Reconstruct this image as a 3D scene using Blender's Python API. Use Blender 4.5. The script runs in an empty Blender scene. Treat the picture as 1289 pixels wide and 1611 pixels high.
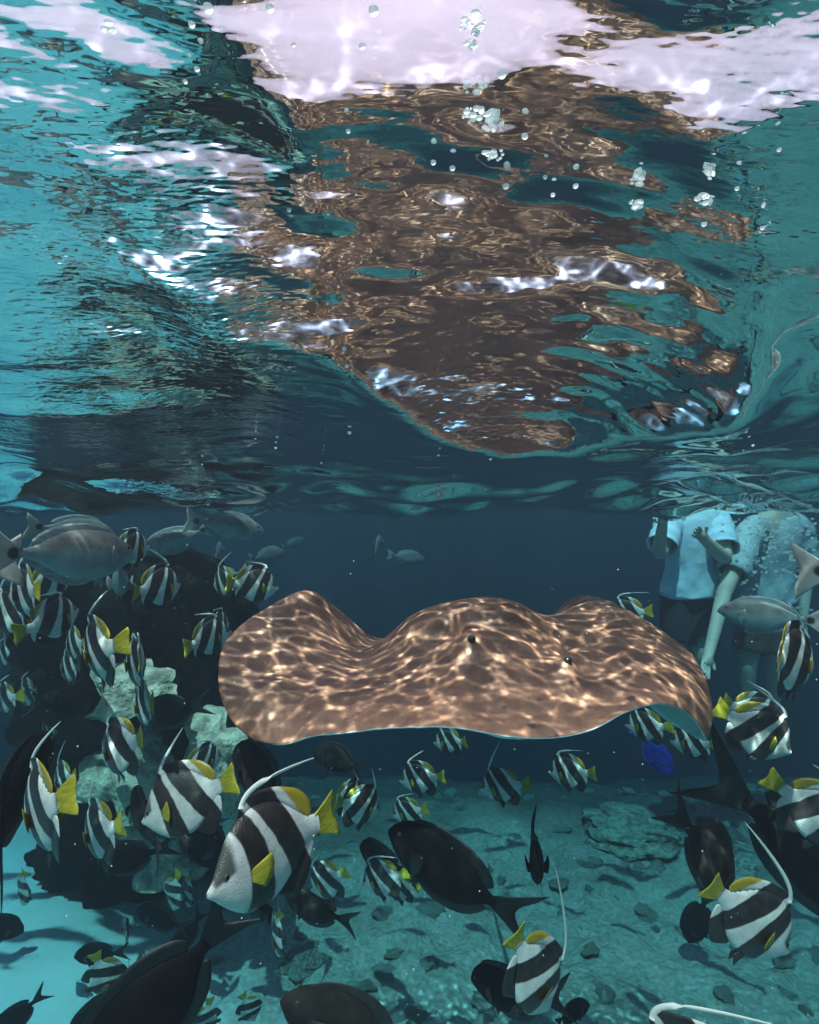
import bpy, bmesh, math, random
import numpy as np
from mathutils import Vector, Matrix, Quaternion

# ------------------------------------------------------------------ camera
SC = bpy.context.scene
COL = SC.collection
F = 900.0                      # focal length in photo pixels (1289 x 1611)
CAMZ = -0.34                   # the lens is about a foot under the mean water level
FLOOR = -2.75
cam_d = bpy.data.cameras.new('camera')
cam = bpy.data.objects.new('camera', cam_d)
COL.objects.link(cam)
cam.location = (0, 0, CAMZ)
cam.rotation_euler = (math.radians(90), 0, 0)
cam_d.sensor_fit = 'VERTICAL'
cam_d.sensor_height = 36.0
cam_d.lens = F / 1611.0 * 36.0
cam_d.clip_start = 0.01
cam_d.clip_end = 400
SC.camera = cam

# ------------------------------------------------------------------ sky and sun
SUN_EL, SUN_AZ = 66.0, 200.0   # azimuth clockwise from +Y (view direction); sun is high, over the camera's shoulder
w = bpy.data.worlds.new('World')
SC.world = w
w.use_nodes = True
nt = w.node_tree
bg = nt.nodes['Background']
sky = nt.nodes.new('ShaderNodeTexSky')
sky.sky_type = 'NISHITA'
sky.sun_disc = False
sky.sun_elevation = math.radians(SUN_EL)
sky.sun_rotation = math.radians(SUN_AZ)
sky.dust_density = 3.0
# thin high cloud: the Nishita sky veiled by warm white
veil = nt.nodes.new('ShaderNodeMix'); veil.data_type = 'RGBA'
tcw = nt.nodes.new('ShaderNodeTexCoord')
cn = nt.nodes.new('ShaderNodeTexNoise'); cn.inputs['Scale'].default_value = 3.0; cn.inputs['Detail'].default_value = 6
cr = nt.nodes.new('ShaderNodeMapRange')
cr.inputs['From Min'].default_value = 0.35; cr.inputs['From Max'].default_value = 0.65
cr.inputs['To Min'].default_value = 0.70; cr.inputs['To Max'].default_value = 0.95
nt.links.new(tcw.outputs['Generated'], cn.inputs['Vector'])
nt.links.new(cn.outputs['Fac'], cr.inputs['Value'])
nt.links.new(cr.outputs['Result'], veil.inputs['Factor'])
nt.links.new(sky.outputs['Color'], veil.inputs[6])
veil.inputs[7].default_value = (10.4, 7.0, 8.6, 1)
nt.links.new(veil.outputs[2], bg.inputs['Color'])
bg.inputs['Strength'].default_value = 0.10

sun_d = bpy.data.lights.new('sun', 'SUN')
sun_d.energy = 5.0
sun_d.angle = math.radians(0.35)
sun_d.color = (1.0, 0.86, 0.73)
sun = bpy.data.objects.new('sun', sun_d)
COL.objects.link(sun)
az, el = math.radians(SUN_AZ), math.radians(SUN_EL)
SUNV = Vector((math.sin(az) * math.cos(el), math.cos(az) * math.cos(el), math.sin(el)))
sun.rotation_euler = SUNV.to_track_quat('Z', 'Y').to_euler()
sun.location = SUNV * 20

SC.view_settings.view_transform = 'Standard'
SC.view_settings.look = 'None'
SC.view_settings.gamma = 1.0
SC.view_settings.use_curve_mapping = False
SC.view_settings.exposure = 0.70
SC.cycles.use_denoising = True
try:
    SC.cycles.denoiser = 'OPENIMAGEDENOISE'
except Exception:
    pass
SC.cycles.max_bounces = 8
SC.cycles.diffuse_bounces = 2
SC.cycles.glossy_bounces = 3
SC.cycles.transmission_bounces = 4
SC.cycles.volume_bounces = 0
SC.cycles.transparent_max_bounces = 12
SC.cycles.sample_clamp_indirect = 4.0
SC.cycles.use_adaptive_sampling = True
SC.cycles.adaptive_threshold = 0.04

rng = np.random.default_rng(7)
random.seed(7)

# ------------------------------------------------------------------ helpers
def P(px, py, D):
    """photo pixel + distance along the view axis -> point in the water"""
    return Vector((D * (px - 644.5) / F, D, CAMZ - D * (py - 805.5) / F))

def link(o, parent=None):
    COL.objects.link(o)
    if parent is not None:
        o.parent = parent
    return o

def tag(o, label=None, cat=None, group=None, kind=None):
    if label: o['label'] = label
    if cat: o['category'] = cat
    if group: o['group'] = group
    if kind: o['kind'] = kind
    return o

def mesh_obj(name, verts, faces, mat, parent=None, smooth=True):
    me = bpy.data.meshes.new(name)
    me.from_pydata([tuple(v) for v in verts], [], [tuple(f) for f in faces])
    me.update()
    if smooth:
        me.polygons.foreach_set('use_smooth', [True] * len(me.polygons))
    if mat is not None:
        me.materials.append(mat)
    return link(bpy.data.objects.new(name, me), parent)

def empty(name, loc=(0, 0, 0), rot=None):
    o = bpy.data.objects.new(name, None)
    o.empty_display_size = 0.05
    link(o)
    o.location = loc
    if rot is not None:
        o.rotation_euler = rot
    return o

def grid_faces(nu, nv, wrap_u=False, wrap_v=False, off=0):
    f = []
    for i in range(nu if wrap_u else nu - 1):
        for j in range(nv if wrap_v else nv - 1):
            a = i * nv + j
            b = ((i + 1) % nu) * nv + j
            c = ((i + 1) % nu) * nv + (j + 1) % nv
            d = i * nv + (j + 1) % nv
            f.append((off + a, off + b, off + c, off + d))
    return f

class NT:
    """small helper to write node math"""
    def __init__(s, name):
        s.m = bpy.data.materials.new(name)
        s.m.use_nodes = True
        s.t = s.m.node_tree
        s.t.nodes.clear()
        s.out = s.t.nodes.new('ShaderNodeOutputMaterial')
    def n(s, kind, **kw):
        nd = s.t.nodes.new('ShaderNode' + kind)
        for k, v in kw.items():
            setattr(nd, k, v)
        return nd
    def put(s, sock, v):
        if isinstance(v, bpy.types.NodeSocket):
            s.t.links.new(v, sock)
        elif v is not None:
            if hasattr(sock, 'default_value'):
                if isinstance(v, (tuple, list)) and len(v) == 3 and sock.type == 'RGBA':
                    v = (*v, 1)
                sock.default_value = v
    def math(s, op, a, b=None, c=None, clamp=False):
        nd = s.n('Math', operation=op, use_clamp=clamp)
        s.put(nd.inputs[0], a); s.put(nd.inputs[1], b); s.put(nd.inputs[2], c)
        return nd.outputs[0]
    def add(s, a, b): return s.math('ADD', a, b)
    def sub(s, a, b): return s.math('SUBTRACT', a, b)
    def mul(s, a, b): return s.math('MULTIPLY', a, b)
    def step(s, v, lo, hi, t0=0.0, t1=1.0, smooth=True):
        nd = s.n('MapRange', interpolation_type='SMOOTHSTEP' if smooth else 'LINEAR')
        s.put(nd.inputs['Value'], v)
        s.put(nd.inputs['From Min'], lo); s.put(nd.inputs['From Max'], hi)
        s.put(nd.inputs['To Min'], t0); s.put(nd.inputs['To Max'], t1)
        return nd.outputs[0]
    def mix(s, f, a, b, blend='MIX'):
        nd = s.n('Mix', data_type='RGBA', blend_type=blend)
        s.put(nd.inputs[0], f); s.put(nd.inputs[6], a); s.put(nd.inputs[7], b)
        return nd.outputs[2]
    def noise(s, vec, scale, detail=4, rough=0.55, dist=0.0, out='Fac'):
        nd = s.n('TexNoise')
        if vec is not None: s.put(nd.inputs['Vector'], vec)
        s.put(nd.inputs['Scale'], scale); s.put(nd.inputs['Detail'], detail)
        s.put(nd.inputs['Roughness'], rough); s.put(nd.inputs['Distortion'], dist)
        return nd.outputs[out]
    def noise2(s, vec, scale, detail=1, rough=0.5):
        nd = s.n('TexNoise', noise_dimensions='2D')
        s.put(nd.inputs['Vector'], vec); s.put(nd.inputs['Scale'], scale)
        s.put(nd.inputs['Detail'], detail); s.put(nd.inputs['Roughness'], rough)
        return nd.outputs['Fac']
    def voro(s, vec, scale, feature='F1', out='Distance', smooth=None):
        nd = s.n('TexVoronoi', feature=feature)
        if vec is not None: s.put(nd.inputs['Vector'], vec)
        s.put(nd.inputs['Scale'], scale)
        if smooth is not None: s.put(nd.inputs['Smoothness'], smooth)
        return nd.outputs[out]
    def vmath(s, op, a, b=None):
        nd = s.n('VectorMath', operation=op)
        s.put(nd.inputs[0], a)
        if b is not None:
            if op == 'SCALE': s.put(nd.inputs['Scale'], b)
            else: s.put(nd.inputs[1], b)
        return nd.outputs[0]
    def mapping(s, vec, loc=(0, 0, 0), rot=(0, 0, 0), scale=(1, 1, 1)):
        nd = s.n('Mapping')
        s.put(nd.inputs['Vector'], vec)
        nd.inputs['Location'].default_value = loc
        nd.inputs['Rotation'].default_value = rot
        nd.inputs['Scale'].default_value = scale
        return nd.outputs[0]
    def bump(s, h, dist, strength=1.0, normal=None):
        nd = s.n('Bump')
        s.put(nd.inputs['Height'], h)
        nd.inputs['Distance'].default_value = dist
        nd.inputs['Strength'].default_value = strength
        if normal is not None: s.put(nd.inputs['Normal'], normal)
        return nd.outputs[0]
    def principled(s, color, rough=0.6, spec=0.4, normal=None, **kw):
        nd = s.n('BsdfPrincipled')
        s.put(nd.inputs['Base Color'], color)
        s.put(nd.inputs['Roughness'], rough)
        s.put(nd.inputs['Specular IOR Level'], spec)
        if normal is not None: s.put(nd.inputs['Normal'], normal)
        for k, v in kw.items():
            s.put(nd.inputs[k.replace('_', ' ')], v)
        return nd.outputs[0]
    def surf(s, sh):
        s.t.links.new(sh, s.out.inputs['Surface'])
        return s.m

# ------------------------------------------------------------------ water surface
def vnoise(x, y, seed=0):
    """cheap smooth value noise, 0..1"""
    xi = np.floor(x).astype(np.int64); yi = np.floor(y).astype(np.int64)
    xf = x - xi; yf = y - yi
    u = xf * xf * xf * (xf * (6 * xf - 15) + 10); v = yf * yf * yf * (yf * (6 * yf - 15) + 10)
    def hsh(a, b):
        n = (a * 374761393 + b * 668265263 + seed * 974634533) & 0x7fffffff
        n = ((n ^ (n >> 13)) * 1274126177) & 0x7fffffff
        return ((n ^ (n >> 16)) & 0xffff) / 65535.0
    return (hsh(xi, yi) * (1 - u) + hsh(xi + 1, yi) * u) * (1 - v) + (hsh(xi, yi + 1) * (1 - u) + hsh(xi + 1, yi + 1) * u) * v

def fbm(x, y, oct=4, seed=0):
    s = 0; a = 0.5
    for i in range(oct):
        s = s + a * vnoise(x * 2 ** i, y * 2 ** i, seed + i); a *= 0.5
    return s

WAVE_MM = [   # wave heights in millimetres on a 55 mm lattice ahead of the camera, rows along x, columns along y
    [0,0,0,0,0,0,0,0,0,0,0,0,0,0,0,0,0,0,0,0,0,0,0,0,0,0,0,0,1,1,1,1,1,2,5,10,18,23,26,29,32,37,32,18,1],
    [0,0,0,0,0,0,0,0,0,0,0,0,0,0,0,0,0,0,0,0,0,0,0,0,0,1,1,1,1,0,0,-1,-2,0,5,11,18,22,28,33,37,44,44,24,2],
    [0,0,0,0,0,0,0,0,0,0,0,0,0,0,0,0,0,0,0,0,0,0,0,1,1,1,1,1,0,-2,-4,-5,-5,-2,2,10,15,19,25,30,35,40,44,26,4],
    [0,0,0,0,0,0,0,0,0,0,0,0,0,0,0,0,0,0,0,0,0,1,1,1,2,2,1,0,-3,-6,-9,-10,-9,-4,1,7,14,17,23,29,33,40,43,25,4],
    [0,0,0,0,0,0,0,0,0,0,0,0,0,0,0,0,0,0,0,0,1,1,2,2,2,1,-1,-3,-8,-12,-15,-16,-11,-7,-1,5,12,15,22,28,32,39,41,24,4],
    [0,0,0,0,0,0,0,0,0,0,0,0,0,0,0,0,0,0,0,1,1,2,2,1,0,-2,-6,-10,-15,-19,-20,-18,-14,-9,-1,4,10,14,21,28,31,39,41,23,4],
    [0,0,0,0,0,0,0,0,0,0,0,0,0,0,0,0,0,0,1,1,1,1,-1,-3,-7,-12,-17,-20,-22,-22,-21,-19,-16,-10,-2,2,10,13,20,28,32,39,42,24,4],
    [0,0,0,0,0,0,0,0,0,0,0,0,0,0,0,0,0,1,1,1,-1,-5,-11,-17,-24,-29,-32,-29,-26,-24,-23,-21,-16,-11,-1,2,11,13,21,28,33,39,45,26,5],
    [0,0,0,0,0,0,0,0,0,0,0,0,0,0,0,0,1,1,2,0,-6,-16,-30,-43,-49,-49,-42,-33,-27,-26,-25,-20,-15,-10,0,3,13,12,23,27,35,38,47,28,5],
    [0,0,0,0,0,0,0,0,0,0,0,0,0,0,0,0,1,1,0,-6,-16,-34,-55,-73,-67,-56,-43,-35,-27,-25,-25,-19,-14,-7,0,5,17,14,26,27,37,38,48,29,7],
    [0,0,0,0,0,0,0,0,0,0,0,0,0,0,0,1,1,-1,-6,-15,-30,-50,-60,-71,-68,-54,-41,-35,-27,-25,-23,-17,-14,-4,0,8,20,17,28,28,39,39,49,32,9],
    [0,0,0,0,0,0,0,0,0,0,0,0,0,0,1,1,-1,-5,-13,-26,-40,-48,-53,-65,-67,-51,-39,-32,-25,-24,-21,-13,-10,0,1,11,20,21,30,31,41,40,51,36,12],
    [0,0,0,0,0,0,0,0,0,0,-1,0,0,1,1,-1,-4,-10,-20,-29,-35,-41,-49,-59,-64,-48,-35,-28,-22,-21,-17,-12,-6,5,4,14,20,25,30,33,43,43,55,41,14],
    [0,0,0,0,0,0,0,0,0,-1,-1,0,1,1,1,-1,-6,-13,-18,-23,-29,-37,-43,-53,-55,-41,-33,-24,-19,-17,-10,-10,-1,6,9,17,21,28,29,35,42,47,55,41,16],
    [0,0,0,0,0,0,0,-1,-1,0,0,1,2,2,2,0,-5,-9,-13,-19,-24,-30,-36,-45,-53,-30,-27,-19,-16,-11,-7,-4,3,7,13,19,23,31,28,37,41,50,54,39,16],
    [0,0,0,0,0,0,-1,-1,0,0,2,3,5,6,5,3,-1,-5,-10,-14,-18,-24,-29,-38,-44,-26,-19,-14,-7,-4,-4,2,6,9,16,19,24,33,28,38,41,50,52,37,15],
    [0,0,0,0,0,-1,-1,-1,1,3,6,9,11,12,10,7,3,-1,-4,-7,-11,-16,-20,-27,-35,-20,-12,-5,0,0,2,6,8,12,18,19,25,34,28,38,40,49,51,36,15],
    [0,0,0,0,0,-1,-1,1,3,8,14,17,17,15,11,8,6,4,0,-1,-4,-7,-11,-18,-23,-7,-2,3,4,5,5,8,9,14,19,19,25,33,28,38,39,48,49,36,15],
    [0,0,0,0,0,1,2,4,9,16,22,21,19,16,15,13,10,10,13,12,12,8,0,1,-6,3,3,7,7,7,6,9,9,14,18,19,25,32,28,36,39,47,48,36,15],
    [0,0,-1,0,1,3,8,13,19,27,24,22,20,17,13,3,15,14,14,7,4,-1,5,2,-3,4,6,8,8,7,6,8,9,12,17,19,23,29,27,35,39,45,48,37,17],
    [0,-1,-1,0,2,8,17,29,29,26,24,22,21,16,14,-6,-6,-8,-11,-10,-8,-1,8,-9,0,3,6,7,7,6,5,6,8,10,14,17,20,26,26,32,39,42,50,39,17],
    [0,-1,-1,0,5,13,24,27,25,27,24,30,21,22,14,12,-3,-10,-25,-13,-12,-8,-14,-7,-1,-1,2,3,4,2,1,2,5,8,10,14,18,22,26,29,38,37,48,38,15],
    [0,-1,-2,0,5,16,29,29,27,25,29,32,30,30,22,20,7,10,2,-15,-3,-11,-13,-15,-11,-6,-4,-2,-1,-2,-3,-2,0,4,5,10,17,18,24,27,35,36,45,33,12],
    [0,-1,-1,-1,3,12,26,20,25,20,37,40,36,37,27,26,25,17,5,-12,-11,-9,-7,-11,-17,-14,-10,-9,-9,-9,-9,-8,-6,-2,2,5,13,13,21,23,33,33,44,28,8],
    [0,0,0,-1,-1,-2,0,18,17,22,32,47,44,45,46,26,28,17,10,-4,-18,0,-9,-9,-11,-18,-20,-16,-14,-14,-16,-14,-11,-8,-4,0,6,10,16,21,27,32,40,24,5],
    [0,0,0,-1,-4,-10,-11,20,19,24,25,35,39,41,45,42,31,30,18,9,-13,-23,-6,-17,-17,-19,-21,-21,-23,-24,-25,-21,-18,-14,-11,-3,0,7,10,19,20,31,31,18,3],
    [0,0,0,-2,-4,-5,1,26,26,31,36,43,51,54,50,46,47,40,33,20,9,-18,-40,-18,-25,-28,-27,-26,-29,-34,-36,-34,-26,-19,-13,-8,-4,4,7,15,17,28,24,14,4],
    [0,0,-1,-2,-2,3,16,32,31,36,40,54,55,64,57,54,54,48,46,34,19,8,-19,-44,-47,-34,-39,-40,-42,-43,-51,-51,-33,-23,-16,-13,-6,-2,5,11,15,25,22,14,6],
    [0,0,-2,-3,-2,5,21,36,36,41,45,51,70,66,64,57,61,53,49,42,30,14,-2,-18,-54,-64,-60,-60,-59,-66,-66,-50,-33,-25,-20,-17,-9,-6,2,4,13,18,23,19,8],
    [0,0,-1,-3,-6,-5,9,35,39,40,51,48,71,70,68,66,66,54,53,43,38,24,8,-15,-30,-70,-77,-68,-75,-73,-57,-41,-34,-30,-25,-20,-13,-9,-2,1,10,10,22,20,9],
    [0,0,0,-3,-10,-19,-21,35,36,44,49,57,60,75,70,69,66,55,54,46,39,28,18,-12,-30,-53,-88,-74,-82,-63,-43,-34,-36,-33,-28,-22,-18,-11,-6,-2,7,9,19,16,8],
    [0,0,0,-3,-10,-18,-18,25,39,37,50,55,59,73,68,68,66,55,54,48,40,30,16,-6,-29,-51,-82,-91,-73,-49,-31,-29,-37,-33,-29,-23,-20,-12,-10,-3,3,7,17,13,5],
    [0,0,-1,-2,-6,-7,1,12,39,30,48,56,55,67,65,73,61,52,53,46,38,27,16,-7,-28,-55,-79,-109,-60,-32,-21,-24,-33,-32,-29,-23,-21,-14,-13,-5,-1,7,15,10,3],
    [0,0,-1,-2,-1,1,7,28,29,32,29,54,55,59,66,66,53,49,49,41,37,24,10,-13,-31,-60,-86,-103,-54,-25,-15,-18,-23,-27,-30,-23,-21,-14,-13,-5,-2,6,14,9,2],
    [0,-1,-1,-1,1,9,23,30,29,26,27,34,51,55,57,63,48,45,41,37,28,17,2,-15,-40,-64,-96,-92,-62,-30,-15,-13,-16,-22,-29,-23,-20,-13,-13,-5,1,6,14,10,2],
    [0,-1,-1,-1,2,8,18,24,30,22,29,26,33,44,49,51,39,38,34,29,17,8,-7,-28,-49,-79,-105,-92,-71,-37,-16,-10,-12,-19,-28,-22,-19,-12,-8,-5,3,7,16,11,2],
    [0,0,-1,0,1,5,8,11,14,25,27,30,26,26,31,42,39,28,23,15,8,-8,-20,-43,-63,-97,-83,-100,-80,-43,-18,-8,-10,-18,-27,-22,-17,-12,-6,-4,5,8,17,12,3],
    [0,0,0,0,0,1,2,3,6,14,19,25,26,23,17,21,25,20,9,1,-11,-21,-40,-60,-91,-86,-82,-98,-79,-42,-18,-8,-9,-16,-24,-22,-17,-13,-6,-4,6,8,18,14,4],
    [0,0,0,0,0,0,-1,0,2,5,10,15,19,19,18,6,4,2,-4,-16,-28,-47,-63,-98,-85,-84,-86,-97,-73,-37,-16,-7,-8,-14,-22,-22,-17,-13,-6,-3,6,8,19,15,6],
    [0,0,0,0,0,-1,-1,-1,0,2,4,7,9,9,11,9,-1,-18,-33,-40,-51,-64,-97,-93,-86,-87,-93,-84,-55,-28,-12,-6,-7,-12,-19,-22,-16,-11,-6,-3,6,9,20,17,7],
    [0,0,0,0,0,0,-1,-1,-1,0,1,2,3,2,1,0,-2,-5,-35,-69,-87,-115,-102,-81,-86,-84,-92,-70,-40,-19,-8,-4,-6,-10,-17,-20,-15,-11,-4,-2,7,12,20,16,7],
    [0,0,0,0,0,0,0,0,-1,0,0,0,0,0,-2,-6,-13,-10,-4,-21,-58,-85,-91,-93,-88,-87,-91,-63,-31,-13,-5,-3,-4,-9,-15,-19,-15,-11,-4,0,8,13,17,13,6],
    [0,0,0,0,0,0,0,0,0,0,0,0,0,0,-2,-5,-12,-20,-27,-19,-29,-46,-67,-81,-88,-93,-92,-59,-28,-10,-3,-1,-3,-7,-14,-19,-15,-10,-4,0,7,15,15,11,5],
    [0,0,0,0,0,0,0,0,0,0,0,0,0,0,-1,-3,-7,-13,-18,-22,-30,-38,-47,-59,-73,-88,-93,-57,-26,-9,-2,0,-2,-6,-12,-18,-14,-9,-4,1,7,16,14,9,4],
    [0,0,0,0,0,0,0,0,0,0,0,0,0,0,0,-1,-3,-5,-9,-15,-24,-35,-41,-47,-56,-68,-82,-53,-24,-8,-1,0,-1,-5,-10,-16,-14,-8,-4,3,8,16,14,9,3],
    [0,0,0,0,0,0,0,0,0,0,0,0,0,0,0,0,-1,-1,-3,-6,-12,-20,-29,-40,-48,-59,-70,-44,-20,-6,-1,0,-1,-4,-8,-13,-13,-7,-4,4,8,17,14,8,2],
    [0,0,0,0,0,0,0,0,0,0,0,0,0,0,0,0,1,0,0,-2,-4,-8,-14,-25,-38,-53,-50,-30,-14,-5,-1,-1,-1,-3,-7,-11,-12,-6,-4,4,7,18,15,8,2],
    [0,0,0,0,0,0,0,0,0,0,0,0,0,0,0,0,1,1,1,0,-1,-2,-5,-11,-21,-31,-27,-17,-9,-3,-1,-1,-1,-3,-6,-10,-12,-6,-4,4,7,18,15,8,1],
    [0,0,0,0,0,0,0,0,0,0,0,0,0,0,0,0,0,1,1,1,1,0,-2,-5,-9,-12,-11,-8,-4,-2,0,1,1,-2,-6,-10,-12,-6,-4,4,7,17,16,9,1],
    [0,0,0,0,0,0,0,0,0,0,0,0,0,0,0,0,0,0,1,1,1,1,0,-1,-2,-3,-3,-3,-2,0,3,5,4,-1,-6,-10,-13,-7,-5,3,7,18,16,9,1],
    [0,0,0,0,0,0,0,0,0,0,0,0,0,0,0,0,0,0,0,0,1,1,1,1,1,1,0,-1,-1,1,5,9,6,-1,-4,-8,-12,-8,-5,3,7,18,17,10,2],
    [0,0,0,0,0,0,0,0,0,0,0,0,0,0,0,0,0,0,0,0,0,0,1,1,1,1,1,0,0,1,5,7,4,0,-3,-7,-11,-8,-4,3,8,18,19,12,3],
    [0,0,0,0,0,0,0,0,0,0,0,0,0,0,0,0,0,0,0,0,0,0,0,1,1,1,0,0,0,1,2,3,1,-1,-3,-6,-9,-6,-2,4,11,18,22,14,3],
    [0,0,0,0,0,0,0,0,0,0,0,0,0,0,0,0,0,0,0,0,0,0,0,0,0,0,0,0,0,1,1,1,0,-2,-3,-6,-8,-5,-1,6,12,20,27,16,3],
    [0,0,0,0,0,0,0,0,0,0,0,0,0,0,0,0,0,0,0,0,0,0,0,0,0,0,0,0,0,0,0,0,-1,-2,-4,-6,-7,-4,1,7,13,21,25,14,2],
    [0,0,0,0,0,0,0,0,0,0,0,0,0,0,0,0,0,0,0,0,0,0,0,0,0,0,0,0,0,0,0,0,-1,-1,-2,-3,-3,-1,2,6,10,14,14,8,1]]
def swell(x, y):
    """the long waves, metres above the mean level; x to the right, y away from the camera"""
    h = 0.115 * np.cos(2 * np.pi * (y - 0.1 + 0.18 * x) / 3.6) * np.exp(-np.maximum(y - 3.5, 0) / 6.0)
    comps = [  # wavelength, direction (deg), amplitude, phase
        (1.30, 78, 0.018, 0.4), (0.92, 118, 0.014, 2.1), (0.61, 64, 0.0095, 4.0), (0.47, 101, 0.0080, 1.2),
        (0.37, 132, 0.0055, 5.1), (0.29, 84, 0.0050, 0.3), (0.23, 55, 0.0032, 2.7), (0.19, 108, 0.0028, 3.9)]
    wx = 0.05 * np.sin(5.1 * x + 3.3 * y) + 0.03 * np.sin(9.7 * y - 4.1 * x + 1)
    wy = 0.06 * np.sin(4.3 * x - 2.1 * y + 2) + 0.03 * np.sin(11.3 * x + 5.0 * y)
    k = np.clip((y - 1.7) / 1.0, 0, 1); k = k * k * (3 - 2 * k)
    h = h * (1 - k) - 0.285 * k          # the photographer sits under a raised crest
    q = 0
    for L, d, a, ph in comps:
        k = 2 * np.pi / L
        t = k * ((x + wx) * math.cos(math.radians(d)) + (y + wy) * math.sin(math.radians(d))) + ph
        q = q + a * (np.sin(t) + 0.22 * np.cos(2 * t))
    inside = np.clip((1.55 - np.abs(x)) / 0.3, 0, 1) * np.clip((2.5 - y) / 0.4, 0, 1) * np.clip((y - 0.0) / 0.3, 0, 1)
    h = h + q * (1 - 0.9 * inside) * (1 + 0.9 * np.clip((y - 1.9) / 0.5, 0, 1) * np.exp(-np.maximum(y - 6, 0) / 4))
    # the wave train right ahead: cubic B-spline through the lattice
    T = np.array(WAVE_MM, float) / 1000.0
    sp, x0, y0 = 0.055, -1.5, 0.1
    nx, ny = T.shape
    m = (x > x0 - 2 * sp) & (x < x0 + (nx + 1) * sp) & (y > y0 - 2 * sp) & (y < y0 + (ny + 1) * sp)
    xm, ym = (x[m] - x0) / sp, (y[m] - y0) / sp
    ix, iy = np.floor(xm).astype(int), np.floor(ym).astype(int)
    Tp = np.zeros((nx + 8, ny + 8)); Tp[4:-4, 4:-4] = T
    def bs(t):
        t = np.abs(t)
        return np.where(t < 1, (4 - 6 * t ** 2 + 3 * t ** 3) / 6, np.where(t < 2, (2 - t) ** 3 / 6, 0))
    acc = np.zeros(xm.shape)
    for i in range(-1, 3):
        bi = bs(xm - ix - i)
        for j in range(-1, 3):
            acc += Tp[ix + i + 4, iy + j + 4] * bi * bs(ym - iy - j)
    h = np.array(h); h[m] += acc
    return h

def ripples(x, y):
    """short wind ripples, crests roughly across the view"""
    wx = x + 0.10 * (fbm(x * 2.3, y * 2.3, 2, 21) - 0.5); wy = y + 0.10 * (fbm(x * 2.3 + 7, y * 2.3, 2, 22) - 0.5)
    c, s_ = math.cos(0.18), math.sin(0.18)
    u, v = c * wx + s_ * wy, -s_ * wx + c * wy
    left = 1 / (1 + np.exp((x / np.maximum(y, .2) + 0.25) / 0.12))                 # gustier on the left
    far = np.clip((y - 0.65) / 0.5, 0, 1)
    amp = 0.0042 + 0.0022 * left + 0.0030 * far
    return amp * (fbm(u * 8, v * 17, 2, 23) - 0.37) + 0.010 * far * (fbm(u * 2.6 + 3, v * 7.5, 2, 27) - 0.37) + 0.018 * np.clip((y - 1.0) / 0.5, 0, 1) * (fbm(u * 4.2 + 1, v * 5.5, 2, 29) - 0.37)

def wave_height(x, y):
    return swell(x, y) + ripples(x, y)

def axis_coords(lo, hi, fine, d0, d1, grow=1.035):
    """graded spacing: `fine` between d0 and d1, growing outside"""
    a = list(np.arange(d0, d1, fine)); s = fine
    while a[-1] < hi:
        s *= grow; a.append(a[-1] + s)
    b = [d0]; s = fine
    while b[-1] > lo:
        s *= grow; b.append(b[-1] - s)
    return np.array(b[:0:-1] + a)

wxs = axis_coords(-45, 45, 0.0030, -0.60, 0.82, 1.03)
wys = axis_coords(-12, 60, 0.0030, 0.56, 1.70, 1.03)
gx, gy = np.meshgrid(wxs, wys, indexing='ij')
gz = wave_height(gx, gy)

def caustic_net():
    """sunlight pattern put into the water tint: bend a dense sheet of rays at the surface, count where they land"""
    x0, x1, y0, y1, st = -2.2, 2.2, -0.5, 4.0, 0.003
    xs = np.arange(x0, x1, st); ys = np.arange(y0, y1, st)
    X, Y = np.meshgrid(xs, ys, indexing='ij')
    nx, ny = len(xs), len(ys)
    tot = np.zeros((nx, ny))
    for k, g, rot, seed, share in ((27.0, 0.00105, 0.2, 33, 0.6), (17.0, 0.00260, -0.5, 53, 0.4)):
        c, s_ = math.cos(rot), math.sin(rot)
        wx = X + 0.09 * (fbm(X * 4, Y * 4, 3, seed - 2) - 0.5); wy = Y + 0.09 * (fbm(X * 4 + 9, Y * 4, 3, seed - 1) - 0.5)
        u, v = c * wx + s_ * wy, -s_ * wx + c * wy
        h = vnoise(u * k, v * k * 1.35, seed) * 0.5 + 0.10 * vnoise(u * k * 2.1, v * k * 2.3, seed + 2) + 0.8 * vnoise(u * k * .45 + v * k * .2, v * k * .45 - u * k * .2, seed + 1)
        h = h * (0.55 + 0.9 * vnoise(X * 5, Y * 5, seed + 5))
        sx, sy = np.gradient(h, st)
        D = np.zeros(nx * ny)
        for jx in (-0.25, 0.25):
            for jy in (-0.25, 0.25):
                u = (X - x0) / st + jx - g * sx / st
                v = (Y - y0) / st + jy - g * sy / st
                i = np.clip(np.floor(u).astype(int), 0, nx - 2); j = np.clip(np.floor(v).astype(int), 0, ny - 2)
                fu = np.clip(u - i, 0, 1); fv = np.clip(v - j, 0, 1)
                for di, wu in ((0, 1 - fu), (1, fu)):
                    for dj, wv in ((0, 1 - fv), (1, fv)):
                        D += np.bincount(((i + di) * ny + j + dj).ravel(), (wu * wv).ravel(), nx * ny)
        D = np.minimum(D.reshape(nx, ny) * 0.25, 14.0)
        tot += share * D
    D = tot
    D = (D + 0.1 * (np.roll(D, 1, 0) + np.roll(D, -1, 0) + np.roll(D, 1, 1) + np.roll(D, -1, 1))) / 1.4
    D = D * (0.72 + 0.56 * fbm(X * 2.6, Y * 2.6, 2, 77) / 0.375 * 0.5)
    return x0, y0, st, D

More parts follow.
